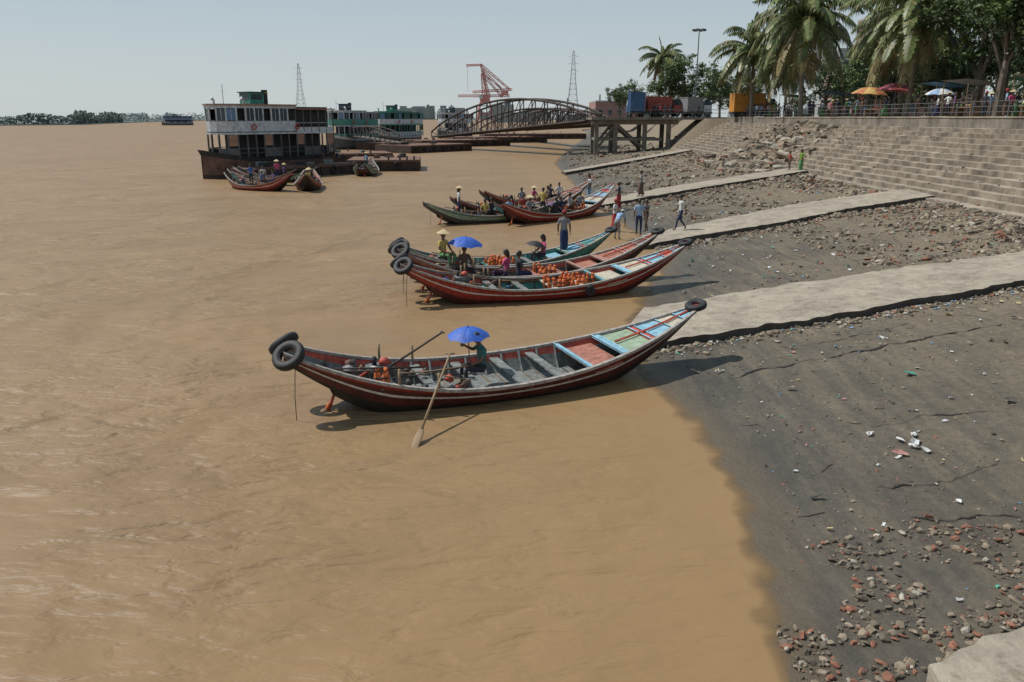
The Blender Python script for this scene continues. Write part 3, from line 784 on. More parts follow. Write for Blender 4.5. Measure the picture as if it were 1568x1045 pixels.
    if skirt and kind not in('sit','row','crouch'):
        rings=[];n=16
        for f,rx,ry in((0,.135,.115),(.12,.160,.135),(.4,.165,.14),(.7,.155,.14),(1,.145,.14)):
            if f<=.12: c=J['pel'].lerp(J['wai'],.35) if f==0 else (J['hiL']+J['hiR'])/2
            elif f<=.4: c=((J['hiL']+J['hiR'])/2).lerp((J['knL']+J['knR'])/2,.5)
            elif f<=.7: c=(J['knL']+J['knR'])/2
            else: c=((J['anL']+J['anR'])/2)+Vector((0,0,.08))
            ry2=ry+abs(J['anL'].y-J['anR'].y)*.35*f; rings.append([c+Vector((rx*math.cos(2*math.pi*i/n)*(1+.06*math.cos(5*i)*f),ry2*math.sin(2*math.pi*i/n)*(1+.05*math.sin(4*i)*f),0)) for i in range(n)])
        vs=[v for r in rings for v in r]; b.add(vs,[(j*n+i,j*n+(i+1)%n,(j+1)*n+(i+1)%n,(j+1)*n+i) for j in range(len(rings)-1) for i in range(n)],'#lower')
    if hat=='cone':
        n=18; vs=[base+Rm@Vector((0,0,.2))]+[base+Rm@Vector((.23*math.cos(2*math.pi*i/n),.23*math.sin(2*math.pi*i/n),.06)) for i in range(n)]
        b.add(vs,[(0,1+i,1+(i+1)%n) for i in range(n)],'straw')
    if hat=='cap':
        b.ell(base+Rm@Vector((0,-.005,.05)),(.092,.112,.09),'#hat',12,8,R_=Rm); b.ell(base+Rm@Vector((0,.13,.05)),(.07,.07,.012),'#hat',10,5,R_=Rm)
    CACHE[key]=b
    return b
def person(name,loc,face,kind='stand',shirt='c_white',lower='c_dark',skirt=False,hat=None,hatm='c_red',h=1.0,longhair=False):
    b=body(kind,skirt,hat,longhair)
    sub={'#shirt':shirt,'#lower':lower,'#hat':hatm}
    c=MB(); c.V=b.V;c.F=b.F;c.M=b.M;c.mats=[sub.get(k,k) for k in b.mats]
    return c.obj(name,loc=loc,rz=face-math.pi/2,smooth=True,scale=h*1.06)
CK=list(CL)

# ------------------------------------------------------------------ place the boats
bp=lambda st,pr,**k: sampan(*(lambda a:(a[0],a[1]))(between(st,pr)),L=between(st,pr)[2],**k)
PA,WA=bp((-4.75,15.75),(4.65,19.35),B=1.27,sch='A',zs=1.45,zp=1.5)
PB,WB=bp((-3.75,26.0),(6.4,28.9),B=1.2,sch='B',zs=1.42,zp=1.62)
PC,WC=bp((-4.1,27.9),(5.75,31.0),B=1.1,sch='C',zs=1.6,zp=1.75)
PD,WD=bp((-4.4,30.3),(4.2,33.2),B=1.05,sch='D',zs=1.35,zp=1.5)
PE,WE=bp((-5.0,46.2),(3.6,50.5),B=1.1,sch='E',zs=1.3,zp=1.5,tires=False)
PF,WF=bp((-.8,45.9),(6.7,53.4),B=1.2,sch='B',zs=1.35,zp=1.8,tires=False)
PG,WG=bp((-2.0,53.5),(5.6,58.5),B=1.1,sch='C',zs=1.35,zp=1.6,tires=False)
bp((-3.6,48.6),(4.6,53.0),B=1.1,sch='C',tires=False)
bp((-25.0,71.5),(-18.3,67.5),B=1.2,sch='B',tires=False)
bp((-26.5,76.5),(-19.5,73.5),B=1.1,sch='C',tires=False)
bp((-27.0,79.5),(-18.5,77.5),B=1.2,sch='E',tires=False)
bp((-18.6,74.5),(-16.9,66.5),B=1.2,sch='C',tires=False)
bp((-15.6,84.5),(-16.0,92.5),B=1.3,sch='E',tires=False)

v=WA(.435,.05,-.40); person('boatman',v,math.radians(200),'row','dteal','c_dark',hat=None,h=.98)
v=WA(.42,.22,.95); umbrella((v.x-.1,v.y,v.z),.5,'umb',1.05,(.04,-.06))
def oar(a,c,name='oar',m='wood'):
    b=MB(); a=Vector(a);c=Vector(c); d=(c-a).normalized(); b.tube([a,c],[.022,.03],m,7)
    u=d.cross(Vector((0,0,1))).normalized(); n=u.cross(d); Rm=Matrix((u,n,d)).transposed()
    b.ell(c+d*.28,(.085,.02,.36),m,10,6,R_=Rm); b.tube([a-u*.1,a+u*.1],.02,m,6); b.obj(name,smooth=True)
oar((-1.32,16.25,1.16),(-1.75,14.35,.2))
oar((-1.55,17.2,1.38),(-2.7,16.7,.72),'boat_pole','dwood')
jackets(WB,[(.50,(-.35,.25)),(.535,(-.1,)),(.565,(-.55,.0,.4)),(.60,(-.3,.25)),(.635,(-.1,))])
jackets(WC,[(.52,(-.3,.3)),(.57,(0,))])
jackets(WD,[(.40,(-.4,.2)),(.45,(-.5,0,.5)),(.50,(-.2,.4))])
jackets(WA,[(.20,(-.5,))])
v=WC(.24,.0,-.42); person('boatman',v,math.radians(-60),'sit','c_brown','c_dark')
v=WC(.25,.1,1.2); umbrella(v,.66,'umb',1.35,(.08,.06))
v=WC(.17,.3,-.1); person('boatman',v,math.radians(-40),'sit','c_yel','c_green',hat='cone')
v=WC(.40,.1,-.45); person('woman',v,math.radians(160),'sit','c_pink','c_purp',longhair=True)
v=WC(.43,-.3,-.45); person('boatman',v,math.radians(20),'sit','c_dark','c_navy')
v=WD(.66,.0,-.45); person('woman',v,math.radians(200),'sit','c_pink','c_dark',longhair=True)
v=WD(.63,.0,.62); umbrella(v,.45,'black',.9,(.0,.2))
v=WD(.765,.2,-.25); person('boatman',v,math.radians(80),'stand','c_grey','c_navy',skirt=True,hat='cap')
cols=['c_white','c_dark','c_lblue','c_red','c_grey','c_yel','c_navy','c_white','c_grey','c_pink','c_brown']
for i,(W_,s,yy) in enumerate([(WE,.22,0),(WE,.45,.2),(WE,.55,-.2),(WE,.66,0),(WF,.25,0),(WF,.38,.2),(WF,.48,-.2),(WF,.6,.1),(WG,.35,0),(WG,.48,.2),(WG,.58,-.2),(WG,.7,0),(WF,.42,-.4),(WF,.54,.4),(WE,.60,.4),(WF,.65,-.3),(WE,.38,-.3),(WG,.64,.3)]):
    person('passenger' if i%3 else 'boatman',W_(s,yy,-.38),U(0,6.28),'sit' if i not in(0,5) else 'stand',cols[i%11],random.choice(['c_dark','c_navy','c_brown']),hat='cone' if i in(0,4,9) else None,longhair=i%2==0)
v=WF(.45,.1,.55); umbrella(v,.45,'c_purp',.9)
jackets(WF,[(.60,(-.4,.2)),(.65,(-.5,.5)),(.7,(0,))])
def gp(name,x,y,*a,dz=0,**k): return person(name,(x,y,max(gz(x,y),0.0)+dz),*a,**k)
gp('man',5.35,40.5,math.radians(60),'bend','c_lblue','c_grey',hat='cap',hatm='c_white')
gp('man',6.45,40.6,math.radians(80),'stand','c_lblue','c_navy',dz=.2)
gp('boy',7.0,41.6,math.radians(200),'carry','c_dark','c_brown',dz=.24,h=.9)
gp('man',8.6,40.8,math.radians(190),'walk','c_white','c_navy',dz=.27,hat=None)
gp('man',5.6,43.5,math.radians(-30),'carry','c_white','c_red',skirt=True,hat='cap',h=.96)
gp('woman',5.6,58.5,math.radians(200),'stand','c_white','c_lblue',skirt=True,longhair=True,dz=.2)
gp('man',7.1,53.5,math.radians(160),'hip','c_navy','c_red',skirt=True)
gp('man',9.2,57.6,math.radians(170),'carry','c_grey','c_brown',skirt=True,dz=.25)
gp('boy',22.6,66.3,math.radians(190),'stand','c_red','c_brown',dz=.24,h=.8)
person('woman',(23.25,65.5,1.74),math.radians(200),'hip','c_lime','c_green',skirt=True,longhair=True)
for x,y,z in((-21.5,69.6,.3),(-22.6,70.2,.3),(-20.2,68.6,.4),(-23,75,.4),(-21.5,74.4,.4),(-17.6,70,.4),(-17.9,71.5,.4),(-22,78.4,.4),(-15.8,88.5,.5),(-20.8,90,1.14),(-19.6,91.5,1.14)):
    person('passenger',(x,y,z),U(0,6.28),random.choice(['sit','stand']),random.choice(CK),random.choice(['c_dark','c_brown','c_navy']),hat=random.choice([None,'cone']))

# ------------------------------------------------------------------ ferries, barges
M['f_white']=mat('ferry_white',(.46,.49,.52),.6,.3,2); M['f_rust']=mat('ferry_rust',(.13,.07,.05),.8,.4,1.5); M['f_roof']=mat('ferry_roof',(.30,.17,.12),.8,.3,1)
M['f_dark']=mat('ferry_inside',(.03,.032,.035),.8,.3,2); M['f_blue']=mat('ferry_blue',(.10,.19,.33),.5,.2,3); M['glass']=mat('window_glass',(.03,.05,.07),.12,.2,2)
M['f_green']=mat('ferry_green',(.05,.22,.17),.6,.25,2); M['f_hgrey']=mat('ferry_hull_grey',(.10,.10,.10),.7,.3,1)
M['barge']=mat('barge_deck',(.16,.085,.055),.85,.35,.8); M['bargeside']=mat('barge_side',(.06,.038,.03),.85,.4,1)
def ferry(name,st,pr,B,wall='f_white',hull='f_rust',roof='f_roof',fun='f_green',sc=1.0,hz=2.0,par=None):
    (loc,rz,L)=between(st,pr); L/=sc; P=empty(name,loc,rz,sc); par=par or wall
    h=MB(); N=16
    def hb(s): return B*(.75+.25*math.sin(min(1,s/.3)*math.pi/2))*(1 if s<.68 else max(.03,math.cos((s-.68)/.32*math.pi/2)**.7))
    def hg(s): return hz+.9*max(0,(s-.6)/.4)**2+.25*max(0,(.2-s)/.2)
    for i in range(N):
        a,c=i/N,(i+1)/N
        for sd in(1,-1):
            rows=[]
            for s in(a,c):
                rows.append([((s-.5)*L+(.0 if f<1 else .35*max(0,(s-.8)/.2)),sd*hb(s)*w,z) for f,w,z in((0,.8,-.6),(.4,.92,.4),(.8,.98,hg(s)*.8),(1,1.03,hg(s)))])
            for k,m_ in((0,'bargeside'),(1,hull),(2,'f_dark' if hull=='f_rust' else 'f_white')):
                h.add([rows[0][k],rows[1][k],rows[1][k+1],rows[0][k+1]],[(0,1,2,3)],m_)
        h.add([((a-.5)*L,-hb(a),hg(a)-.05),((c-.5)*L,-hb(c),hg(c)-.05),((c-.5)*L,hb(c),hg(c)-.05),((a-.5)*L,hb(a),hg(a)-.05)],[(0,1,2,3)],'barge')
    h.add([(-L/2,-hb(0)*.8,-.6),(-L/2,hb(0)*.8,-.6),(-L/2,hb(0),hg(0)),(-L/2,-hb(0),hg(0))],[(0,1,2,3)],hull)
    h.obj('hull',P)
    s=MB()
    def outline(x0,x1,w,r):
        pts=[(x0,-w),(x1-r,-w)]+[(x1-r+r*math.sin(t),-w*math.cos(t)) for t in[math.pi*k/8 for k in range(1,8)]]+[(x1-r,w),(x0,w)]
        return pts
    x0=-L/2+.3;x1=L/2-1.3; w=B*.94
    d1=hz; d2=hz+2.45; d3=d2+2.75
    s.prism(outline(x0+1.2,x1-1.8,w*.55,w*.6),d1,d2-.1,'f_dark')
    s.prism(outline(x0,x1,w*1.03,w),d2-.12,d2+.04,roof if roof!='f_roof' else 'f_white')
    s.prism(outline(x0+.4,x1-1.0,w*.80,w*.8),d2+.05,d3-.1,'f_dark')
    xm=x0+(x1-x0)*.36
    s.prism(outline(xm,x1+.2,w*1.07,w*1.05),d3,d3+.12,roof)
    s.prism([(x0-.2,-w*1.07),(xm-.01,-w*1.07),(xm-.01,w*1.07),(x0-.2,w*1.07)],d3-.38,d3-.26,roof)
    s.prism(outline(xm,x1+.1,w*1.0,w),d3-.30,d3-.002,wall)
    per=outline(x0+.05,x1-.05,w*.985,w*.98); pts=[]
    loop=per+[per[0]]
    for a,c in zip(loop,loop[1:]):
        d=math.hypot(c[0]-a[0],c[1]-a[1]); n=max(1,round(d/1.05))
        for k in range(n): pts.append((lerp(a[0],c[0],k/n),lerp(a[1],c[1],k/n)))
    q=len(pts)
    for k in range(q):
        a=pts[k];c=pts[(k+1)%q]; mx=((a[0]+c[0])/2,(a[1]+c[1])/2); d=math.hypot(c[0]-a[0],c[1]-a[1]); an=math.atan2(c[1]-a[1],c[0]-a[0])
        aft=mx[0]<xm
        s.box((a[0],a[1],(d1+d2)/2-.06),(.12,.12,d2-d1-.12),'f_hgrey' if hull=='f_rust' else wall)
        s.box((mx[0],mx[1],d1+.95),(d,.05,.06),'f_hgrey',an); s.box((mx[0],mx[1],d1+.5),(d,.04,.05),'f_hgrey',an)
        if k%5 in(1,2) or par!=wall: s.box((mx[0],mx[1],d1+.5),(d*.96,.03,.85),'f_hgrey' if hull=='f_rust' else par,an)
        if k%4==1: s.box((mx[0],mx[1],d1+1.75),(d*.9,.03,1.1),'f_roof' if hull=='f_rust' else 'f_dark',an)
        if aft and hull=='f_rust':
            s.box((mx[0],mx[1],d2+.30),(d,.06,.5),wall,an); s.box((mx[0],mx[1],d2+1.0),(d,.04,.05),wall,an); s.box((a[0],a[1],d2+1.2),(.10,.10,2.3),'f_hgrey',an)
        else:
            s.box((mx[0],mx[1],d2+.62),(d,.08,1.14),par,an)
            s.box((mx[0],mx[1],d2+1.26),(d,.11,.07),'f_hgrey',an); s.box((mx[0],mx[1],d2+.12),(d,.10,.08),'f_hgrey',an)
            s.box((a[0],a[1],d2+1.82),(.16,.14,1.27),wall,an)
            if k%3!=0:
                s.box((mx[0],mx[1],d2+1.80),(d*.86,.03,1.2),'f_blue' if k%4==1 else 'glass',an); s.box((mx[0],mx[1],d2+1.8),(.05,.06,1.22),wall,an)
    s.box((L*.08,0,d3+.70),(1.7,1.8,1.15),fun); s.box((L*.08,0,d3+1.32),(2.0,2.1,.1),'f_dark')
    for yy in(-.91,.91): s.box((L*.08,yy,d3+.85),(1.3,.04,.5),'glass')
    s.box((L*.08+.86,0,d3+.85),(.04,1.4,.5),'glass')
    s.tube([(L*.08-1.6,0,d3-.3),(L*.08-1.6,0,d3+1.6)],.32,'f_dark',12); s.torus((L*.08-1.6,0,d3+1.3),.33,.05,'c_yel',n=14,k=6)
    s.tube([(L*.3,0,d3),(L*.3,0,d3+2.0)],.04,'f_white',6); s.tube([(L*.3,-.5,d3+1.4),(L*.3,.5,d3+1.4)],.025,'f_white',5)
    for xx,yy in((L*.2,1.2),(L*.33,-1)): s.tube([(xx,yy,d3+.1),(xx,yy,d3+.5),(xx+.3,yy,d3+.7)],[.12,.12,.2],wall,8)
    for xx in(-.15,.2):
        for yy in (-1,1): s.torus((L*xx,w*1.06*yy,d2+.62),.26,.06,'railred',rotm(math.pi/2,0,0),n=12,k=6)
    s.obj('superstructure',P)
ferry('double_deck_ferry',(-21.8,94.2),(-31.2,82.0),2.7,sc=1.0)
ferry('double_deck_ferry',(-29.8,170),(-35.0,158),3.0,wall='f_white',hull='f_hgrey',roof='f_white',fun='f_dark',par='f_green')
ferry('double_deck_ferry',(-23.0,192),(-29.6,180),3.2,wall='f_green',hull='f_hgrey',roof='f_green',fun='f_green',par='f_white')
ferry('double_deck_ferry',(-14,255),(-22,246),3.4,wall='f_white',hull='f_hgrey',roof='f_white',fun='f_dark')
ferry('double_deck_ferry',(-255,660),(-278,655),3.2,wall='f_blue',hull='f_hgrey',roof='f_white',fun='f_dark')
def barge(name,c,d,rz,top=1.1,n=5):
    b=MB(); x,y=d[0]/2,d[1]/2
    b.prism([(-x,-y),(x,-y),(x,y),(-x,y)],-.5,top-.004,'bargeside'); b.prism([(-x+.05,-y+.05),(x-.05,-y+.05),(x-.05,y-.05),(-x+.05,y-.05)],top-.003,top+.02,'barge')
    for sx in(-1,1):
        b.box((0,sx*(y+.03),top-.12),(d[0],.1,.16),'barge')
        k=-x+.6
        while k<x:
            b.box((k,sx*(y+.05),top*.45),(.1,.12,top*.9),'bargeside'); k+=1.4
    for q in range(n):
        px=U(-x+.6,x-.6);py=random.choice([-1,1])*(y-.3)
        b.tube([(px,py,top),(px,py,top+.4)],.1,'f_dark',8); b.ell((px,py,top+.42),(.15,.15,.05),'f_dark',8,4)
    for q in range(n):
        b.box((U(-x*.7,x*.7),U(-y*.6,y*.6),top+U(.1,.3)),(U(.4,1.4),U(.3,.8),U(.15,.5)),random.choice(['dwood','barge','plank','f_dark']),U(0,3))
    for q in range(int(d[0]/2.5)): b.torus((-x+1+q*2.4,-y-.12,top*.55),.33,.12,'rubber',rotm(math.pi/2,0,0),n=12,k=6)
    return b.obj(name,loc=(c[0],c[1],0),rz=rz)
barge('barge',(-22.9,86.6),(14.5,3.6),math.atan2(11,9.3))
barge('barge',(-15.3,98.5),(8.4,9),.1,1.25)
barge('pontoon',(-24,116),(13,8),.3,1.2)
barge('pontoon',(-16,150),(16,9),.9,1.3)
barge('pontoon',(-12,178),(22,9),.6,1.4)
barge('pontoon',(-4,205),(24,9),.3,1.4)
barge('pontoon',(6,240),(30,9),.2,1.5)
barge('pontoon',(-24,160),(10,8),.9,1.3)

# ------------------------------------------------------------------ jetty and truss bridges
M['steel']=mat('bridge_steel',(.06,.048,.043),.8,.35,1,spec=.2); M['jet']=mat('jetty_concrete',(.19,.165,.135),.9,.35,1)
M['crane']=mat('crane_red_hazed',(.55,.24,.22),.7,.12,.1); M['pyl']=mat('pylon_steel_hazed',(.36,.40,.43),.7,.1,.1)  # crane and pylon colours paled to carry the distance haze
def truss(name,A,Bp,W_=3.2,H=5.2,hmin=1.0,np=14,z_t=.16):
    A=Vector(A);Bp=Vector(Bp); d=Bp-A; ux=Vector((d.x,d.y,0)).normalized(); side=Vector((-ux.y,ux.x,0)); b=MB()
    def hh(t): return hmin+(H-hmin)*math.sin(math.pi*t)**.8
    for sd in(-1,1):
        off=side*sd*W_/2; bot=[A+d*(i/np)+off for i in range(np+1)]; top=[p+Vector((0,0,hh(i/np))) for i,p in enumerate(bot)]
        b.tube(bot,z_t*1.2,'steel',4); b.tube(top,z_t*1.2,'steel',4)
        for i in range(np+1): b.tube([bot[i],top[i]],z_t*.6,'steel',4)
        for i in range(np):
            if i<np/2: b.tube([top[i],bot[i+1]],z_t*.5,'steel',4)
            else: b.tube([bot[i],top[i+1]],z_t*.5,'steel',4)
    for i in range(np+1):
        p=A+d*(i/np); b.tube([p-side*W_/2,p+side*W_/2],z_t*.6,'steel',4)
        if 3<i<np-3 and i%2: q=p+Vector((0,0,hh(i/np))); b.tube([q-side*W_/2,q+side*W_/2],z_t*.4,'steel',4)
    o=side*(W_/2-.2); b.add([A-o,Bp-o,Bp+o,A+o],[(0,1,2,3)],'dwood'); u=Vector((0,0,.12)); b.add([A-o+u,Bp-o+u,Bp+o+u,A+o+u],[(0,1,2,3)],'jet')
    b.obj(name)
truss('truss_bridge',(12.5,127,5.5),(-15,168,2.2),H=5.0)
truss('truss_bridge',(15,140,5.0),(-9,196,2.4),H=3.8)
truss('truss_bridge',(16,150,4.6),(2,225,2.6),H=4.0)
truss('gangway_bridge',(-20,146,1.6),(-31,160,2.6),W_=2,H=2.2,np=10,z_t=.1)
b=MB()
for y in(121,126.5):
    for x in(12.4,15.2,19.5,23):
        b.box((x,y,2.6),(.6,.6,6.4),'jet')
    b.box((18,y,5.35),(12.6,.75,.7),'jet')
    b.box((17.3,y,2.9),(9.5,.35,.4),'jet')
    b.tube([(12.4,y,1.4),(15.2,y,5)],.2,'jet',4); b.tube([(15.4,y,5),(19.4,y,1.6)],.2,'jet',4)
for x in(12.4,15.2,19.5): b.box((x,123.7,2.9),(.35,5,.4),'jet')
b.box((22,124,5.85),(21,9,.35),'jet')
for x in range(12,31,2): b.box((x,119.7,6.55),(.08,.08,1.1),'metal')
b.tube([(12,119.7,7.05),(31,119.7,7.05)],.04,'metal',5); b.tube([(12,119.7,6.6),(31,119.7,6.6)],.03,'metal',5)
b.obj('jetty')
def lattice(b,A,Bp,wa,wb,n,r,m):
    A=Vector(A);Bp=Vector(Bp); d=(Bp-A).normalized(); u=d.cross(Vector((0,1,0.01))).normalized(); w=d.cross(u).normalized()
    prev=None
    for i in range(n+1):
        f=i/n; c=A.lerp(Bp,f); hw=lerp(wa,wb,f)/2; q=[c+u*sx*hw+w*sy*hw for sx,sy in((-1,-1),(1,-1),(1,1),(-1,1))]
        for k in range(4): b.tube([q[k],q[(k+1)%4]],r*.6,m,3)
        if prev:
            for k in range(4): b.tube([prev[k],q[k]],r,m,3); b.tube([prev[k],q[(k+1)%4]],r*.6,m,3)
        prev=q
def pylon(x,y,H,name='transmission_tower'):
    b=MB(); lattice(b,(x,y,0),(x,y,H*.55),H*.20,H*.08,7,.28,'pyl'); lattice(b,(x,y,H*.55),(x,y,H),H*.08,H*.02,7,.22,'pyl')
    for z in(.72,.82,.92): b.tube([(x-H*.07,y,H*z),(x,y,H*z+1.5),(x+H*.07,y,H*z)],.25,'pyl',4)
    b.obj(name)
pylon(-305,1200,80); pylon(73,1000,82)
b=MB(); cx,cy=-22,680
for sx in(-7,7):
    for sy in(-6,6): b.tube([(cx+sx,cy+sy,0),(cx+sx*.55,cy+sy*.6,18)],.7,'crane',4)
for z,k in((9,.78),(18,.55)):
    b.tube([(cx-7*k,cy-6*k,z),(cx+7*k,cy-6*k,z),(cx+7*k,cy+6*k,z),(cx-7*k,cy+6*k,z),(cx-7*k,cy-6*k,z)],.6,'crane',4)
b.box((cx,cy,21),(8,6,5),'crane'); b.box((cx-3,cy-4,22),(3,2,3),'f_white')
lattice(b,(cx,cy,23),(cx-2,cy,40),4,2,5,.4,'crane')
lattice(b,(cx+3,cy,22),(cx-3,cy,47),2.6,1.4,8,.35,'crane')
lattice(b,(cx-15,cy,46.5),(cx-2,cy,47),1.4,1.2,5,.3,'crane')
for k in range(3): lattice(b,(cx-2,cy+k,46-k*3),(cx+20-k*3,cy+k,28-k*3),1.8,1.2,6,.3,'crane')
b.tube([(cx-2,cy,40),(cx+16,cy,27)],.3,'crane',4); b.box((cx+16,cy,25),(6,3,3.4),'crane')
b.tube([(cx-14,cy,46),(cx-14,cy,26)],.12,'crane',4)
lattice(b,(cx-22,cy,23),(cx+20,cy,23),1.6,1.6,12,.3,'crane'); lattice(b,(cx-10,cy,26),(cx+22,cy,28),1.6,1.6,9,.3,'crane')
b.obj('dock_crane')

# ------------------------------------------------------------------ vegetation
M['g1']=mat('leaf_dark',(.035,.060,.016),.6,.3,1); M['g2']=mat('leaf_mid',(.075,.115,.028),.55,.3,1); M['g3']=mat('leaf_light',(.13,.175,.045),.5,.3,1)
M['p1']=mat('palm_green',(.095,.12,.035),.45,.3,1); M['p2']=mat('palm_dry',(.22,.18,.075),.6,.3,1); M['bark']=mat('bark',(.13,.105,.08),.9,.3,3,bump=.02,bscale=8); M['pbark']=mat('palm_bark',(.22,.19,.15),.9,.3,5)
M['far1']=mat('far_trees_hazed',(.17,.205,.185),.9,.2,.05); M['far2']=mat('farther_trees_hazed',(.26,.30,.30),.9,.1,.02)  # distance haze painted into the base colours of far trees, bank and buildings
def tree_mesh(seed,h=9,r=4.5,n=75,per=85,ls=.30,lo=.5):
    random.seed(seed); b=MB()
    b.tube([(0,0,0),(.1,.05,h*.25),(.0,.1,h*.5),(.1,0,h*.72)],[.32,.25,.18,.08],'bark',8)
    lobes=[]
    for k in range(8):
        a=U(0,6.28); rr=r*U(.35,.75); e=Vector((math.cos(a)*rr,math.sin(a)*rr,h*U(lo,.9)))
        b.tube([(0,0,h*U(.25,.4)),tuple(e*.5+Vector((0,0,h*.2))),tuple(e)],[.13,.08,.03],'bark',5); lobes.append((e,r*U(.35,.55)))
    lobes.append((Vector((0,0,h*.95)),r*.45)); lobes.append((Vector((0,0,h*.7)),r*.55))
    for k in range(n):
        L_,lr=random.choice(lobes); v=Vector((random.gauss(0,1),random.gauss(0,1),random.gauss(0,1))).normalized()*lr*U(.45,1.05); v.z*=.75
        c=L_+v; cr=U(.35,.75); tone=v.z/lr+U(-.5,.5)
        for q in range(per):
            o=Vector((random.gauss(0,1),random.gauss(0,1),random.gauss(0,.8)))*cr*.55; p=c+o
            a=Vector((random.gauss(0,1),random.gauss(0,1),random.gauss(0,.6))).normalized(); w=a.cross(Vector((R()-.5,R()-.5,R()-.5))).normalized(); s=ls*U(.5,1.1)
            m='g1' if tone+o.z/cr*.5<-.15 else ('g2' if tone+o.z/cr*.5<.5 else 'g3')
            b.add([p-a*s*.5,p+w*s*.28,p+a*s*.5,p-w*s*.28],[(0,1,2,3)],m)
    me_o=b.obj('tree_tmp'); me=me_o.data; bpy.data.objects.remove(me_o); return me
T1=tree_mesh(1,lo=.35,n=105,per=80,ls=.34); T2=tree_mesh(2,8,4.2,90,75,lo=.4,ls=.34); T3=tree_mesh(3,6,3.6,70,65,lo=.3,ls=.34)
def tree(me,x,y,s=1,z=5.9,name='tree',rz=None): place(me,name,loc=(x,y,z),rz=U(0,6.28) if rz is None else rz,scale=s)
def palm_mesh(seed,H,fl,nf=26,lw=.075):
    random.seed(seed); b=MB(); lean=U(-.8,.8)
    pts=[(lean*(t**2),.3*math.sin(t*2),H*t) for t in[i/14 for i in range(15)]]
    b.tube(pts,[.26-.1*i/14+(.012 if i%2 else 0) for i in range(15)],'pbark',9)
    top=Vector(pts[-1])
    for k in range(nf):
        az=k*2.399+U(-.3,.3); el=math.radians(lerp(80,-48,(k/nf)**.8)+U(-9,9)); l=fl*U(.8,1.1)*(.7 if k<4 else 1)
        dry=k>nf*.84; p=top.copy(); d=Vector((math.cos(az)*math.cos(el),math.sin(az)*math.cos(el),math.sin(el))); n=22; P=[p.copy()]
        sag=.06+ .05*R()
        for i in range(n): 
            d=(d+Vector((0,0,-sag*(.3+1.3*i/n)))).normalized(); p=p+d*l/n; P.append(p.copy())
        b.tube(P[::2],[.045*(1-.85*i/(len(P)//2)) for i in range(len(P[::2]))],'p2',4,cap=False)
        sd=Vector((-math.sin(az),math.cos(az),0))
        for i in range(3,n*2):
            f=i/(n*2); a=P[min(int(f*n),n-1)].lerp(P[min(int(f*n)+1,n)],f*n-int(f*n)); dd=(P[min(int(f*n)+1,n)]-P[min(int(f*n),n-1)]).normalized()
            ll=l*.21*(math.sin(math.pi*min(1,f*.93+.07))**.6)*U(.75,1.1)
            for sg in(-1,1):
                if R()<.06: continue
                dr=U(.5,1.0) if not dry else 1.2
                tip=a+sd*sg*ll*.62+dd*ll*.4+Vector((0,0,-ll*dr)); mid=a+sd*sg*ll*.42+dd*ll*.22+Vector((0,0,-ll*.12))
                w=dd*lw
                b.add([a-w*.5,a+w*.5,mid+w,mid-w,tip],[(0,1,2,3),(3,2,4)],'p2' if dry or R()<.12 else ('p1' if R()<.7 else 'g3'))
    for k in range(7):
        a=U(0,6.28); b.ell(top+Vector((math.cos(a)*.3,math.sin(a)*.3,-.25+U(-.15,.1))),(.14,.14,.17),random.choice(['p2','g3']),8,6)
    o=b.obj('tmp'); me=o.data; bpy.data.objects.remove(o); return me
PM1=palm_mesh(11,10.0,7.6,48,.10); PM2=palm_mesh(12,8.2,6.6,42,.09); PM3=palm_mesh(13,9.0,4.6,34,.08)
def palm(me,x,y,s=1,rz=0): place(me,'palm_tree',loc=(x,y,5.9),rz=rz,scale=s)
palm(PM1,31.7,91,1.05,1.0); palm(PM2,31.5,109,1.02,2.0); palm(PM2,33.0,100,.8,.4); palm(PM3,29.0,165,1.25,3.0); palm(PM1,34.2,72,.88,4.2); palm(PM2,37.5,80,1.1,.2)
palm(PM1,40.0,56.5,.66,5.0)
random.seed(5)
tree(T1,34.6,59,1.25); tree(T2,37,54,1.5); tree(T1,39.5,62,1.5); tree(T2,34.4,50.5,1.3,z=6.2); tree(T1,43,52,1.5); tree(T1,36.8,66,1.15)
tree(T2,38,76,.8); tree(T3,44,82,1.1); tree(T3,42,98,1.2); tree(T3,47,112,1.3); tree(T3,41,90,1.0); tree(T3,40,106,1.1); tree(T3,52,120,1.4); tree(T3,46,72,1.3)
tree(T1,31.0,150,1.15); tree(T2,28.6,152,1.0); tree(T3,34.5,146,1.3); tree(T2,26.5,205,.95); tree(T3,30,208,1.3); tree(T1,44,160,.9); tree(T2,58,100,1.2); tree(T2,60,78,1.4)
for k in range(12):
    tree(random.choice([T1,T2,T3]),60+U(-12,85),150+U(0,120),U(.8,1.1))
for k in range(14):
    y=240+k*32; tree(random.choice([T2,T3,T1]),shx(y)+22+U(0,12),y,U(.7,1.1))
def bank(name,pl,hmin,hmax,q,m,step,seed):
    random.seed(seed); b=MB()
    for (a,c) in zip(pl,pl[1:]):
        A=Vector(a);C=Vector(c); L=(C-A).length; n=int(L/step)
        for i in range(n):
            f=i/n; p=A.lerp(C,f); hh=lerp(hmin,hmax,.5+.9*noise.noise(Vector((p.x*.012,p.y*.012,seed)))+.5*noise.noise(Vector((p.x*.05,p.y*.05,seed)))); hh=max(hmin*.5,hh)
            for k in range(q):
                z=R()**.8*hh; s=U(.6,1.2)*hh*.15; o=Vector((random.gauss(0,step),random.gauss(0,step*1.5)))
                u=Vector((R()-.5,R()-.5,R()-.5)).normalized(); w=u.cross(Vector((R()-.5,R()-.5,R()-.5))).normalized(); P_=Vector((p.x+o.x,p.y+o.y,z))
                b.add([P_-u*s,P_+w*s*.7,P_+u*s,P_-w*s*.7],[(0,1,2,3)],m)
    b.obj(name)
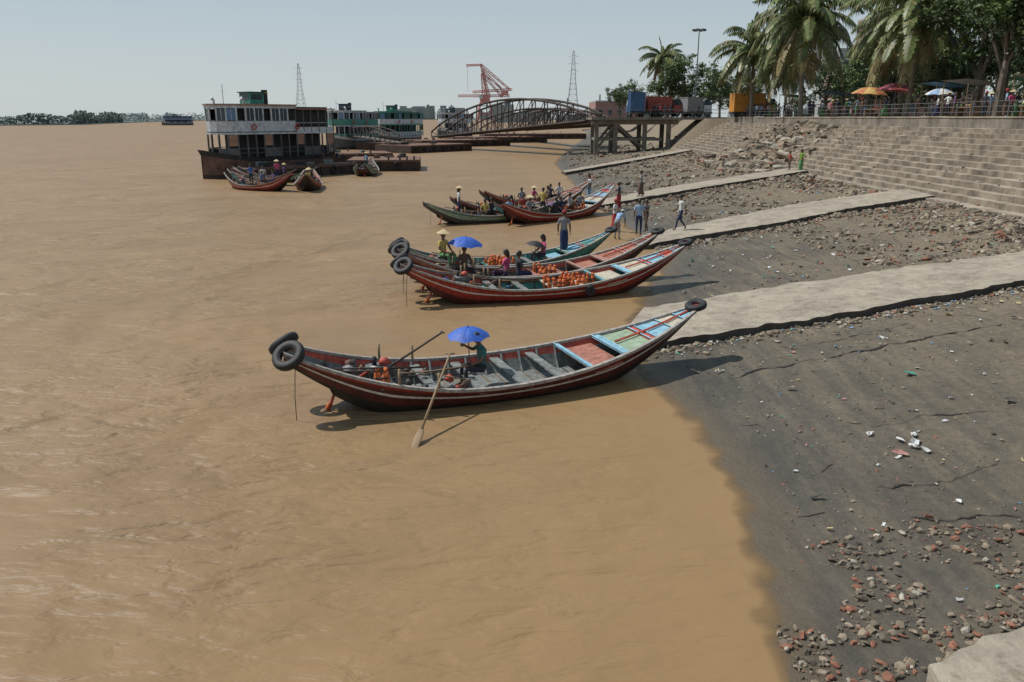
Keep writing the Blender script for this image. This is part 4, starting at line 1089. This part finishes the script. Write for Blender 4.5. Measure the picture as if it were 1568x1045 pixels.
bank('distant_trees',[(-900,480),(-420,600),(-370,700),(-450,950)],5,11,34,'far1',2.0,3)
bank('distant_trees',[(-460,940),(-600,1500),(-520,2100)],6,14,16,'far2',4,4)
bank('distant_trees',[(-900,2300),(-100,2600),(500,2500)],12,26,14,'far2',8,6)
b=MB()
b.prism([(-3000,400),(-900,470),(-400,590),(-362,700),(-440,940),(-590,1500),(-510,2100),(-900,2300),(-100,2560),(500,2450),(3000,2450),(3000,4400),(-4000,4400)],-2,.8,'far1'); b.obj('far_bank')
b=MB(); random.seed(9)
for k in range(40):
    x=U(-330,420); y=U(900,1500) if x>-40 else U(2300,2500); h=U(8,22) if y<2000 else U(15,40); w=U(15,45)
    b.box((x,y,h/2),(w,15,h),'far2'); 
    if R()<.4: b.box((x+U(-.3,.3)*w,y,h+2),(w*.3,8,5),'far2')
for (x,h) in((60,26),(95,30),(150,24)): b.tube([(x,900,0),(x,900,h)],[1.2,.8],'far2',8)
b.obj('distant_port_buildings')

# ------------------------------------------------------------------ promenade things
M['bld']=mat('building_red',(.30,.17,.15),.85,.15,.3); M['bldg']=mat('building_grey',(.36,.36,.35),.85,.15,.3); M['tarpg']=mat('tarp_green',(.04,.17,.10),.7,.25,2); M['tarpb']=mat('tarp_blue',(.10,.24,.40),.7,.25,2)
def building(name,x,y,w,d,H,m,fl=3.2,z=5.9):
    b=MB(); b.box((x,y,z+H/2),(w,d,H),m); n=int(H/fl); nw=int(w/3); nd=int(d/3)
    for i in range(n):
        zz_=z+i*fl+1.7
        for k in range(nw):
            b.box((x-w/2+(k+.5)*w/nw,y-d/2-.02,zz_),(1.3,.1,1.5),'glass'); b.box((x-w/2+(k+.5)*w/nw,y-d/2-.05,zz_-.82),(1.5,.2,.1),'bldg')
        for k in range(nd): b.box((x-w/2-.02,y-d/2+(k+.5)*d/nd,zz_),(.1,1.3,1.5),'glass'); b.box((x-w/2-.05,y-d/2+(k+.5)*d/nd,zz_-.82),(.2,1.5,.1),'bldg')
        b.box((x,y,z+(i+1)*fl-.1),(w+.3,d+.3,.15),'bldg')
    b.box((x+w*.2,y,z+H+1.2),(w*.3,d*.3,2.4),m); b.box((x,y,z+H+.3),(w+.1,d+.1,.5),'bldg')
    b.obj(name)
building('apartment_building',96,215,12,14,24,'bld'); building('apartment_building',76,190,10,14,14,'bldg'); building('shop_building',54,62,10,34,6.5,'bldg')
building('warehouse',36,290,16,24,5,'bld'); building('shop_building',66,142,20,16,7,'bld')
b=MB(); b.tube([(27.3,124,5.9),(27.3,124,18.4)],[.13,.07],'metal',8)
b.torus((27.3,124,18.3),.6,.05,'metal',n=14,k=5)
for k in range(6):
    a=k*1.047; b.box((27.3+.75*math.cos(a),124+.75*math.sin(a),18.25),(.5,.35,.28),'f_hgrey',a)
b.obj('street_lamp')
def truck(loc,rz,body,cab,L=5.6,H=2.5,name='truck',hood=True):
    b=MB(); w=2.1
    b.box((0,0,.62),(L,w*.85,.25),'black')
    b.box((-.9,0,.8+H/2),(L-1.9,w,H),body)
    for k in range(6): b.box((-.9-(L-1.9)/2+.3+k*(L-2.5)/5,0,.8+H/2),(.08,w+.06,H-.1),body)
    b.box((-.9,0,.8+H+.05),(L-1.8,w+.1,.1),body)
    x=L/2-.85; b.prism([(x-.75,-w/2),(x+.6,-w/2),(x+.75,-w*.4),(x+.75,w*.4),(x+.6,w/2),(x-.75,w/2)],.7,1.7,cab); 
    b.add([(x-.75,-w/2,1.7),(x+.6,-w/2,1.7),(x+.6,w/2,1.7),(x-.75,w/2,1.7),(x-.7,-w*.45,2.5),(x+.25,-w*.45,2.5),(x+.25,w*.45,2.5),(x-.7,w*.45,2.5)],[(4,5,6,7),(0,4,7,3)],cab)
    b.add([(x-.75,-w/2,1.7),(x+.6,-w/2,1.7),(x+.6,w/2,1.7),(x-.75,w/2,1.7),(x-.7,-w*.45,2.5),(x+.25,-w*.45,2.5),(x+.25,w*.45,2.5),(x-.7,w*.45,2.5)],[(1,2,6,5),(0,1,5,4),(2,3,7,6)],'glass')
    for xx in(L/2-1,-L/2+1.2,-L/2+2.1):
        for sy in(-1,1): b.torus((xx,sy*w*.42,.45),.3,.15,'rubber',rotm(math.pi/2,0,0),n=16,k=6); b.tube([(xx,sy*w*.36,.45),(xx,sy*w*.48,.45)],.2,'metal',10)
    for sy in(-.7,.7): b.box((L/2-.08,sy,1.0),(.06,.25,.2),'f_white')
    b.obj(name,loc=loc,rz=rz)
M['tor']=mat('truck_orange',(.50,.22,.04),.5,.2,1); M['tbl']=mat('truck_blue',(.04,.10,.22),.5,.25,1); M['trd']=mat('truck_red',(.30,.07,.05),.6,.35,2)
truck((32.9,113,5.95),0.05,'tor','tor',6.2,2.3); truck((18.2,122.6,6.03),math.pi*.5,'tbl','tbl',5,2.6); truck((22.5,122.8,6.03),.1,'trd','trd',5.5,2.0); truck((27.2,122.6,6.03),.4,'c_grey','f_white',4.6,1.9)
umbrella((32.6,76,8.65),1.6,'u_yel',2.7,(.05,.02),True,'u_or'); umbrella((33.6,73,8.9),1.65,'u_pk',2.9,(.0,.05),True,'u_rd'); umbrella((34,49,8.3),1.3,'u_rd',2.4,(0,0),True,'u_pk'); umbrella((33.9,66,8.2),1.2,'c_lblue',2.3,(0,0),True,'c_white')
def stall(x,y,m,rz=0,w=3,d=2.4,h=2.4):
    b=MB()
    for sx in(-1,1):
        for sy in(-1,1): b.tube([(sx*w/2,sy*d/2,0),(sx*w/2,sy*d/2,h+(.35 if sy>0 else 0))],.035,'wood',5)
    n=6; vs=[((i/n-.5)*w*1.15,(j/n-.5)*d*1.2,h+.35*(j/n)-.18*math.sin(math.pi*i/n)*math.sin(math.pi*j/n)+.03) for j in range(n+1) for i in range(n+1)]
    b.add(vs,[(j*(n+1)+i,j*(n+1)+i+1,(j+1)*(n+1)+i+1,(j+1)*(n+1)+i) for j in range(n) for i in range(n)],m)
    b.box((0,0,.78),(w*.9,d*.5,.06),'wood')
    for sx in(-1,1): b.box((sx*w*.4,0,.38),(.06,d*.45,.75),'wood')
    for k in range(26): b.ell((U(-.42,.42)*w,U(-.22,.22)*d,.86+U(0,.12)),(U(.06,.16),U(.06,.14),U(.05,.12)),random.choice(CK),6,5)
    for k in range(5): b.box((U(-.45,.45)*w,U(-.7,-.4)*d,U(.15,.3)),(U(.3,.5),.35,U(.3,.5)),random.choice(['l_b','l_w','c_red','wood','l_g']),U(0,1))
    b.obj('market_stall',loc=(x,y,5.95),rz=rz)
for i,(x,y) in enumerate([(34.5,46),(35.5,50),(34.8,54.5),(36,58),(34.6,63),(35.2,68),(34.8,79),(35.6,84),(36,92),(34.4,42),(35,103)]):
    stall(x,y,['tarpg','tarpb','l_t','tarpg','c_grey','tarpb','l_w'][i%7],math.pi/2+U(-.2,.2))
CM=['c_white','c_grey','c_dark','c_brown','c_navy','c_lblue','c_white','c_red','c_yel','c_pink','c_purp','c_green']
for k in range(56):
    y=U(40,112); x=U(31.5,33.6)
    nm=random.choice(['man','woman']); person(nm,(x,y,5.95),U(0,6.28),random.choice(['stand','walk','stand','hip','carry']),random.choice(CM),random.choice(['c_dark','c_navy','c_brown','c_green','c_dark']),skirt=R()<.6,hat=random.choice([None,None,None,'cone','cap']),longhair=nm=='woman',h=U(.9,1.03))
for k in range(8):
    person('man',(U(14,29),U(120.3,121),6.03),U(0,6.28),'stand',random.choice(CM),'c_dark')

# ------------------------------------------------------------------ light, sky, camera
EL=math.radians(54); az=Vector((-.945,.327))
w=bpy.data.worlds.new('World'); S.world=w; w.use_nodes=True; nt=w.node_tree; L=nt.links.new
bg=nt.nodes['Background']; sk=nt.nodes.new('ShaderNodeTexSky'); sk.sky_type='NISHITA'; sk.sun_disc=False
sk.sun_elevation=EL; sk.sun_rotation=math.atan2(az.x,az.y)%(2*math.pi); sk.air_density=1.0; sk.dust_density=1.0; sk.ozone_density=1.0; sk.altitude=0
tc=nn(nt,'ShaderNodeTexCoord'); sp=nn(nt,'ShaderNodeSeparateXYZ'); L(tc.outputs['Generated'],sp.inputs[0])
cr=nn(nt,'ShaderNodeValToRGB'); e=cr.color_ramp.elements
e[0].position=0; e[0].color=(.56,.62,.64,1); e[1].position=.28; e[1].color=(.34,.45,.53,1); x=cr.color_ramp.elements.new(.9); x.color=(.21,.29,.37,1)
L(sp.outputs['Z'],cr.inputs[0])
sc=nn(nt,'ShaderNodeVectorMath',operation='SCALE'); L(cr.outputs[0],sc.inputs[0]); sc.inputs['Scale'].default_value=10.0
mx=nn(nt,'ShaderNodeMixRGB'); mx.inputs[0].default_value=.85; L(sk.outputs[0],mx.inputs[1]); L(sc.outputs[0],mx.inputs[2])
L(mx.outputs[0],bg.inputs['Color']); bg.inputs['Strength'].default_value=.1
sl=bpy.data.lights.new('sun','SUN'); sl.energy=4.0; sl.angle=math.radians(.53); sl.color=(1,.965,.915)
so=bpy.data.objects.new('sun',sl); COL.objects.link(so)
ld=Vector((-az.x*math.cos(EL),-az.y*math.cos(EL),-math.sin(EL))); so.rotation_euler=ld.to_track_quat('-Z','Y').to_euler(); so.location=(-20,10,40)
cd=bpy.data.cameras.new('camera'); cd.lens=28.0; cd.sensor_width=36; cd.clip_end=9000; cd.clip_start=.1
co=bpy.data.objects.new('camera',cd); COL.objects.link(co); co.location=(0,0,6)
co.rotation_euler=(math.pi/2-math.atan(342.5/1220),0,0); S.camera=co
